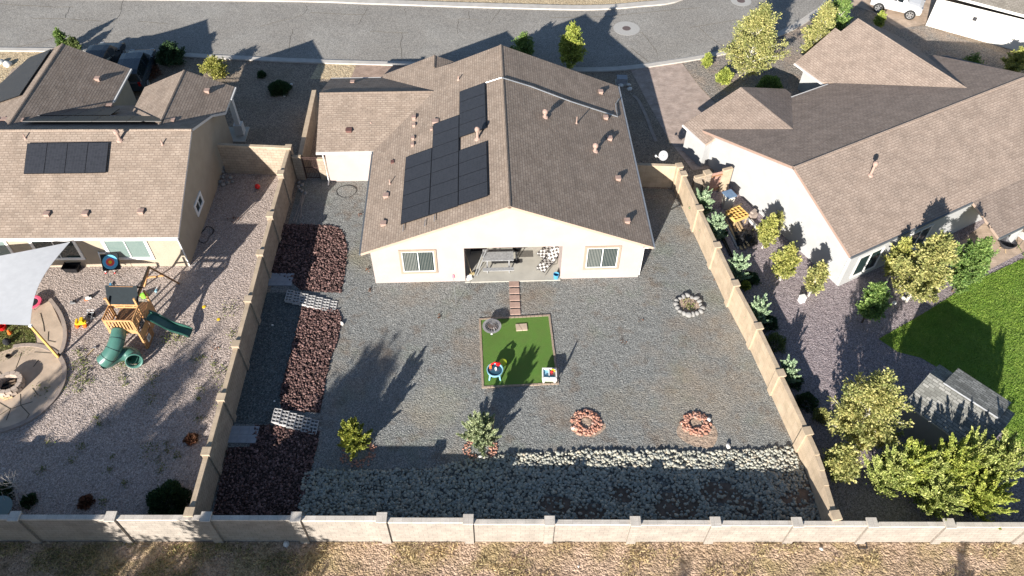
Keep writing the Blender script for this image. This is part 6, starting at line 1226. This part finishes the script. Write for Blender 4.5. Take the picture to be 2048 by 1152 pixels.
for i,(a_,c_2,z,l,mt) in enumerate((((1446,432),(1483,501),.08,'outermost board of the lumber pile by the white wall','lumber'),((1453,428),(1490,499),.12,'second board of the lumber pile','lumber'),((1459,430),(1496,497),.2,'third board of the lumber pile','lumber'),((1466,428),(1500,492),.14,'fourth board of the lumber pile','lumber'),((1447,440),(1476,498),.03,'thin grey board under the outer lumber','grey_wood'),((1462,426),(1480,420),.5,'short board behind the yellow crate','lumber'),((1492,443),(1516,470),.3,'pale trim piece between the crate and the first gold aspen','white_paint'),((1499,445),(1522,470),.25,'second pale trim piece by the first gold aspen','cream_plastic'))):
    q=G(*a_);r_=G(*c_2); b=MB(); b.beam(q+A(0,0,z),r_+A(0,0,z),.12,.05); o=b.build('board','%s'%mt,None,org=q); tag(o,l,'board','lumber by the white wall')
p=G(1490,478); t=thing('black_tarp','crumpled black plastic sheet over pots between the lumber and the gold aspen','tarp',p); rg2=np.random.default_rng(8); b=MB(); n_=9; vs=[p+A((i/n_-.5)*1.2,(j/n_-.5)*1.35,.12+.3*math.exp(-((i/n_-.5)**2+(j/n_-.5)**2)*6)+rg2.normal()*.05) for i in range(n_+1) for j in range(n_+1)]
fs=[(i*(n_+1)+j,(i+1)*(n_+1)+j,(i+1)*(n_+1)+j+1,i*(n_+1)+j+1) for i in range(n_) for j in range(n_)]; k=len(vs); b.add(vs+[q-A(0,0,.05) for q in vs],fs+[tuple(k+x for x in f[::-1]) for f in fs]); b.build('sheet','black_plastic',t)
for i in range(4): b=MB(); q=p+A(-.45+.1*i,-.3+.2*i,.3); b.tube([q,q+A(.25,-.8,-.2)],.015,5); b.build('rod','dark_metal',t)
p=G(1503,436); b=MB(); b.box(p+A(0,0,.2),(.5,.35,.4),.5); b.box(p+A(.05,.1,.45),(.4,.2,.12),.8); o=b.build('cardboard_box','stone_edge',None,org=p); tag(o,'grey brown box squeezed between the yellow crate and the white wall','box')
b=MB(); q=G(1444,470);r_=G(1466,516); b.tube([q+A(0,0,.06),r_+A(0,0,.06)],.05,8); b.tube([q+A(-.12,0,.05),r_+A(-.12,.05,.05)],.04,8); o=b.build('black_pipe','black_plastic',None,org=q); tag(o,'pair of black pipes lying left of the lumber pile','pipe')
p=G(1602,603); t=thing('electrical_box','pale blue grey box standing alone on the purple gravel','utility box',p); b=MB(); b.box(p+A(0,0,.2),(.3,.26,.4),.3); b.build('cabinet','toy_blue' if 0 else 'sail_grey',t); b=MB(); b.box(p+A(0,0,.415),(.34,.3,.03),.3); b.build('lid','white_paint',t)
# egg chair and table on the right patio
p=G(2008,500); t=thing('egg_chair','round dark wicker chair on the patio at the right edge','chair',p); b=MB(); c=p+A(0,.1,.55)
for k in range(9): b.tube([c+A(.42*math.cos(a),.28*math.sin(k*.35-1.4)+.05,.42*math.sin(a)*.6-.1+.12*math.cos(k*.35-1.4)) for a in np.linspace(math.pi,2*math.pi,11)],.014,4)
b.lathe(c+A(0,0,.0),[(.1,-.35),(.34,-.25),(.47,-.05),(.5,.05),(.47,.06),(.32,-.2),(.02,-.3)],20); b.build('shell','dark_metal',t)
for k in range(3): a=k*2.1-1.6; b=MB(); b.tube([c+A(0,0,-.33),p+A(.3*math.cos(a),.3*math.sin(a),0)],.016,5); b.build('leg','lumber',t)
p=G(2040,490); t=thing('patio_table','white slatted table cut by the right edge of the patio','table',p)
for k in range(6): b=MB(); b.box(p+A(-.35+.14*k,0,.72),(.12,.8,.025),.5); b.build('slat','white_paint',t)
for x in(-.3,.3):
    for y in(-.3,.3): b=MB(); b.tube([p+A(x,y,.7),p+A(x*1.15,y*1.15,0)],.014,5); b.build('leg','dark_metal',t)
# garden shed
R0=G(1860,746,2.9);R1=G(2015,849,2.9); d=(R1-R0); L=np.linalg.norm(d); d/=L; n2=A(-d[1],d[0],0); E0=G(1808,805,2.15); w_=abs((E0-R0)@n2); w2_=abs((G(1880,729,2.3)-R0)@n2)
th=math.atan2(d[1],d[0]); SH=LF(A(R0[0],R0[1],0),th)
t=thing('garden_shed','grey roofed garden shed behind the evergreen screen, tree shadow on its roof','shed',SH(L/2,0))
b=MB(); b.m('shingle_grey'); b.slab([SH(0,-w_,2.15),SH(L,-w_,2.15),SH(L,0,2.9),SH(0,0,2.9)],.1,'fascia_white'); b.slab([SH(0,0,2.9),SH(L,0,2.9),SH(L,w2_,2.3),SH(0,w2_,2.3)],.1,'fascia_white'); b.build('roof',None,t)
b=MB(); b.ring([(*SH(.2,-w_+.15)[:2],2.1),(*SH(L-.2,-w_+.15)[:2],2.1),(*SH(L-.2,0)[:2],2.8),(*SH(L-.2,w2_-.12)[:2],2.25),(*SH(.2,w2_-.12)[:2],2.25),(*SH(.2,0)[:2],2.8)]); b.build('wall','stucco_white',t)
D0=[G(1888,765.5,3.02),G(1999,836.6,3.02),G(2022.7,805,2.72),G(1916.5,736,2.72)]; b=MB(); b.m('shingle_grey'); b.slab(D0,.08,'slab_grey'); b.build('dormer_roof',None,t)
cD=sum(D0)/4; Z0=[p+(cD-p)*.08 for p in D0]; b=MB(); b.prism([p[:2] for p in Z0],2.3,2.68); b.build('dormer_wall','stucco_white',t)
# debris on the field
p=G(1724,1092,FZ); b=MB(); 
for x,y,sx,sy in ((0,-.12,.4,.03),(0,.12,.4,.03),(-.19,0,.03,.24),(.19,0,.03,.24)): b.box(p+A(x,y,.03),(sx,sy,.03),0)
o=b.build('metal_frame','dark_metal',None,org=p); tag(o,'small dark metal frame lying on the field by the wall','frame')
# ================================================================ VEHICLES
def car(name,label,P,ang,L,Wd,Hh,paint,wr,cat,st,glass):
    t=thing(name,label,cat,P); ca,sa=math.cos(ang),math.sin(ang); P=np.array(P,float)
    W=lambda x,y,z: P+A(x*ca-y*sa,x*sa+y*ca,z); hw=Wd/2
    def ring(x,zb,zs,zt,inn): 
        k=.96 if abs(x)>.49 else 1
        return [(-hw*.9*k,zb),(-hw*k,zb+.18),(-hw*k,(zb+zs)/2+.1),(-hw*.97*k,zs),(-hw*inn,zt),(-hw*inn*.55,zt+.03),(hw*inn*.55,zt+.03),(hw*inn,zt),(hw*.97*k,zs),(hw*k,(zb+zs)/2+.1),(hw*k,zb+.18),(hw*.9*k,zb)]
    b=MB(); vs=[];R_=[]
    for s in st: r_=ring(*s); R_.append((s[0]*L,r_)); vs+=[W(s[0]*L,y,z) for y,z in r_]
    n=12; fs=[(i*n+k,i*n+(k+1)%n,(i+1)*n+(k+1)%n,(i+1)*n+k) for i in range(len(st)-1) for k in range(n)]+[tuple(range(n))[::-1],tuple(range((len(st)-1)*n,len(st)*n))]
    b.add(vs,fs); b.build('body',paint,t,smooth=False)
    def pane(q,e=.012):
        c=sum(q)/4; nrm=np.cross(q[1]-q[0],q[2]-q[0]); nrm/=np.linalg.norm(nrm); 
        if nrm@(c-(P+A(0,0,.8)))<0: nrm=-nrm
        g=MB(); Q2=[p+(c-p)*.1+nrm*e for p in q]; g.add(Q2+[p-nrm*.03 for p in Q2],[(0,1,2,3),(7,6,5,4)]+[(i,4+i,4+(i+1)%4,(i+1)%4) for i in range(4)]); g.build('window','car_glass',t)
    for i in glass:
        for k in (3,7): pane([W(R_[i][0],*R_[i][1][k]),W(R_[i+1][0],*R_[i+1][1][k]),W(R_[i+1][0],*R_[i+1][1][k+1]),W(R_[i][0],*R_[i][1][k+1])])
    for i in (min(glass)-1,max(glass)+1):
        if 0<=i<len(R_)-1: pane([W(R_[i][0],*R_[i][1][4]),W(R_[i][0],*R_[i][1][7]),W(R_[i+1][0],*R_[i+1][1][7]),W(R_[i+1][0],*R_[i+1][1][4])])
    for x in(-.31,.31):
        for s in(-1,1):
            g=MB(); q=np.array(W(x*L,s*(hw-.08),wr)); ax=A(-sa,ca,0); 
            g.tube([q-ax*.12,q-ax*.1,q+ax*.1,q+ax*.12],[wr*.9,wr,wr,wr*.9],20); wh=g.build('wheel','tyre',t)
            g=MB(); o1=q+ax*s*.125; g.tube([o1-ax*s*.02,o1+ax*s*.008],wr*.2,10)
            for k in range(6): a=k*math.pi/3; g.beam(o1,o1+A(ca*math.cos(a),sa*math.cos(a),math.sin(a))*wr*.58,.07,.02,up=tuple(ax))
            g.tube([o1+A(ca*math.cos(a),sa*math.cos(a),math.sin(a))*wr*.62 for a in np.linspace(0,6.283,17)],.025,5); g.build('rim','rim',wh)
    for s in(-1,1):
        g=MB(); g.box(W(.485*L,s*hw*.72,.78 if Hh<1.85 else .98),(.12,.3,.16),ang); g.build('headlight','galvanised',t); g=MB(); g.box(W(-.492*L,s*hw*.8,.95),(.08,.18,.3),ang); g.build('tail_light','red_lens',t)
        g=MB(); g.box(W(.17*L,s*(hw+.08),1.08 if Hh<1.85 else 1.25),(.14,.18,.13),ang); g.build('mirror',paint,t)
    return t
SUV=[(-.5,.4,.95,1.0,.85),(-.48,.32,1.02,1.1,.86),(-.44,.3,1.05,1.62,.8),(-.36,.3,1.05,1.73,.77),(-.08,.3,1.04,1.76,.76),(.1,.3,1.02,1.7,.77),(.24,.3,1.0,1.06,.88),(.42,.32,.9,.95,.85),(.48,.36,.78,.82,.84),(.5,.42,.68,.7,.8)]
car('parked_car','dark slate sport utility parked beyond the left garage roof, right of the pair',G(262,112,1.75)*A(1,1,0),math.pi/2+.12,4.8,1.95,1.78,'car_slate',.37,'car',SUV,[2,3,4])
car('parked_car','black car mostly hidden behind the left garage roof peak',G(196,97,1.7)*A(1,1,0),math.pi/2+.05,4.6,1.9,1.75,'car_black',.36,'car',SUV,[2,3,4])
wf=G(1816,39);wr_=G(1754,24.5); dd=wf-wr_; an=math.atan2(dd[1],dd[0]); mid_=(wf+wr_)/2; Lc=np.linalg.norm(dd)/.62; mid_=mid_+A(-math.sin(an),math.cos(an),0)*.95
TRK=[(-.5,.5,1.05,1.1,.9),(-.49,.48,1.2,1.22,.93),(-.2,.42,1.2,1.24,.93),(-.19,.42,1.22,1.85,.8),(-.02,.42,1.22,1.93,.78),(.1,.42,1.2,1.86,.79),(.2,.42,1.18,1.24,.9),(.42,.44,1.1,1.15,.88),(.49,.5,.95,1.0,.85),(.5,.55,.85,.87,.8)]
car('pickup_truck','white pickup truck at the top right, cut by the top edge',mid_,an,Lc,2.0,1.95,'car_white',.42,'truck',TRK,[3,4])
# tidy up helper properties
for o in list(bpy.data.objects):
    if '_o' in o: del o['_o']
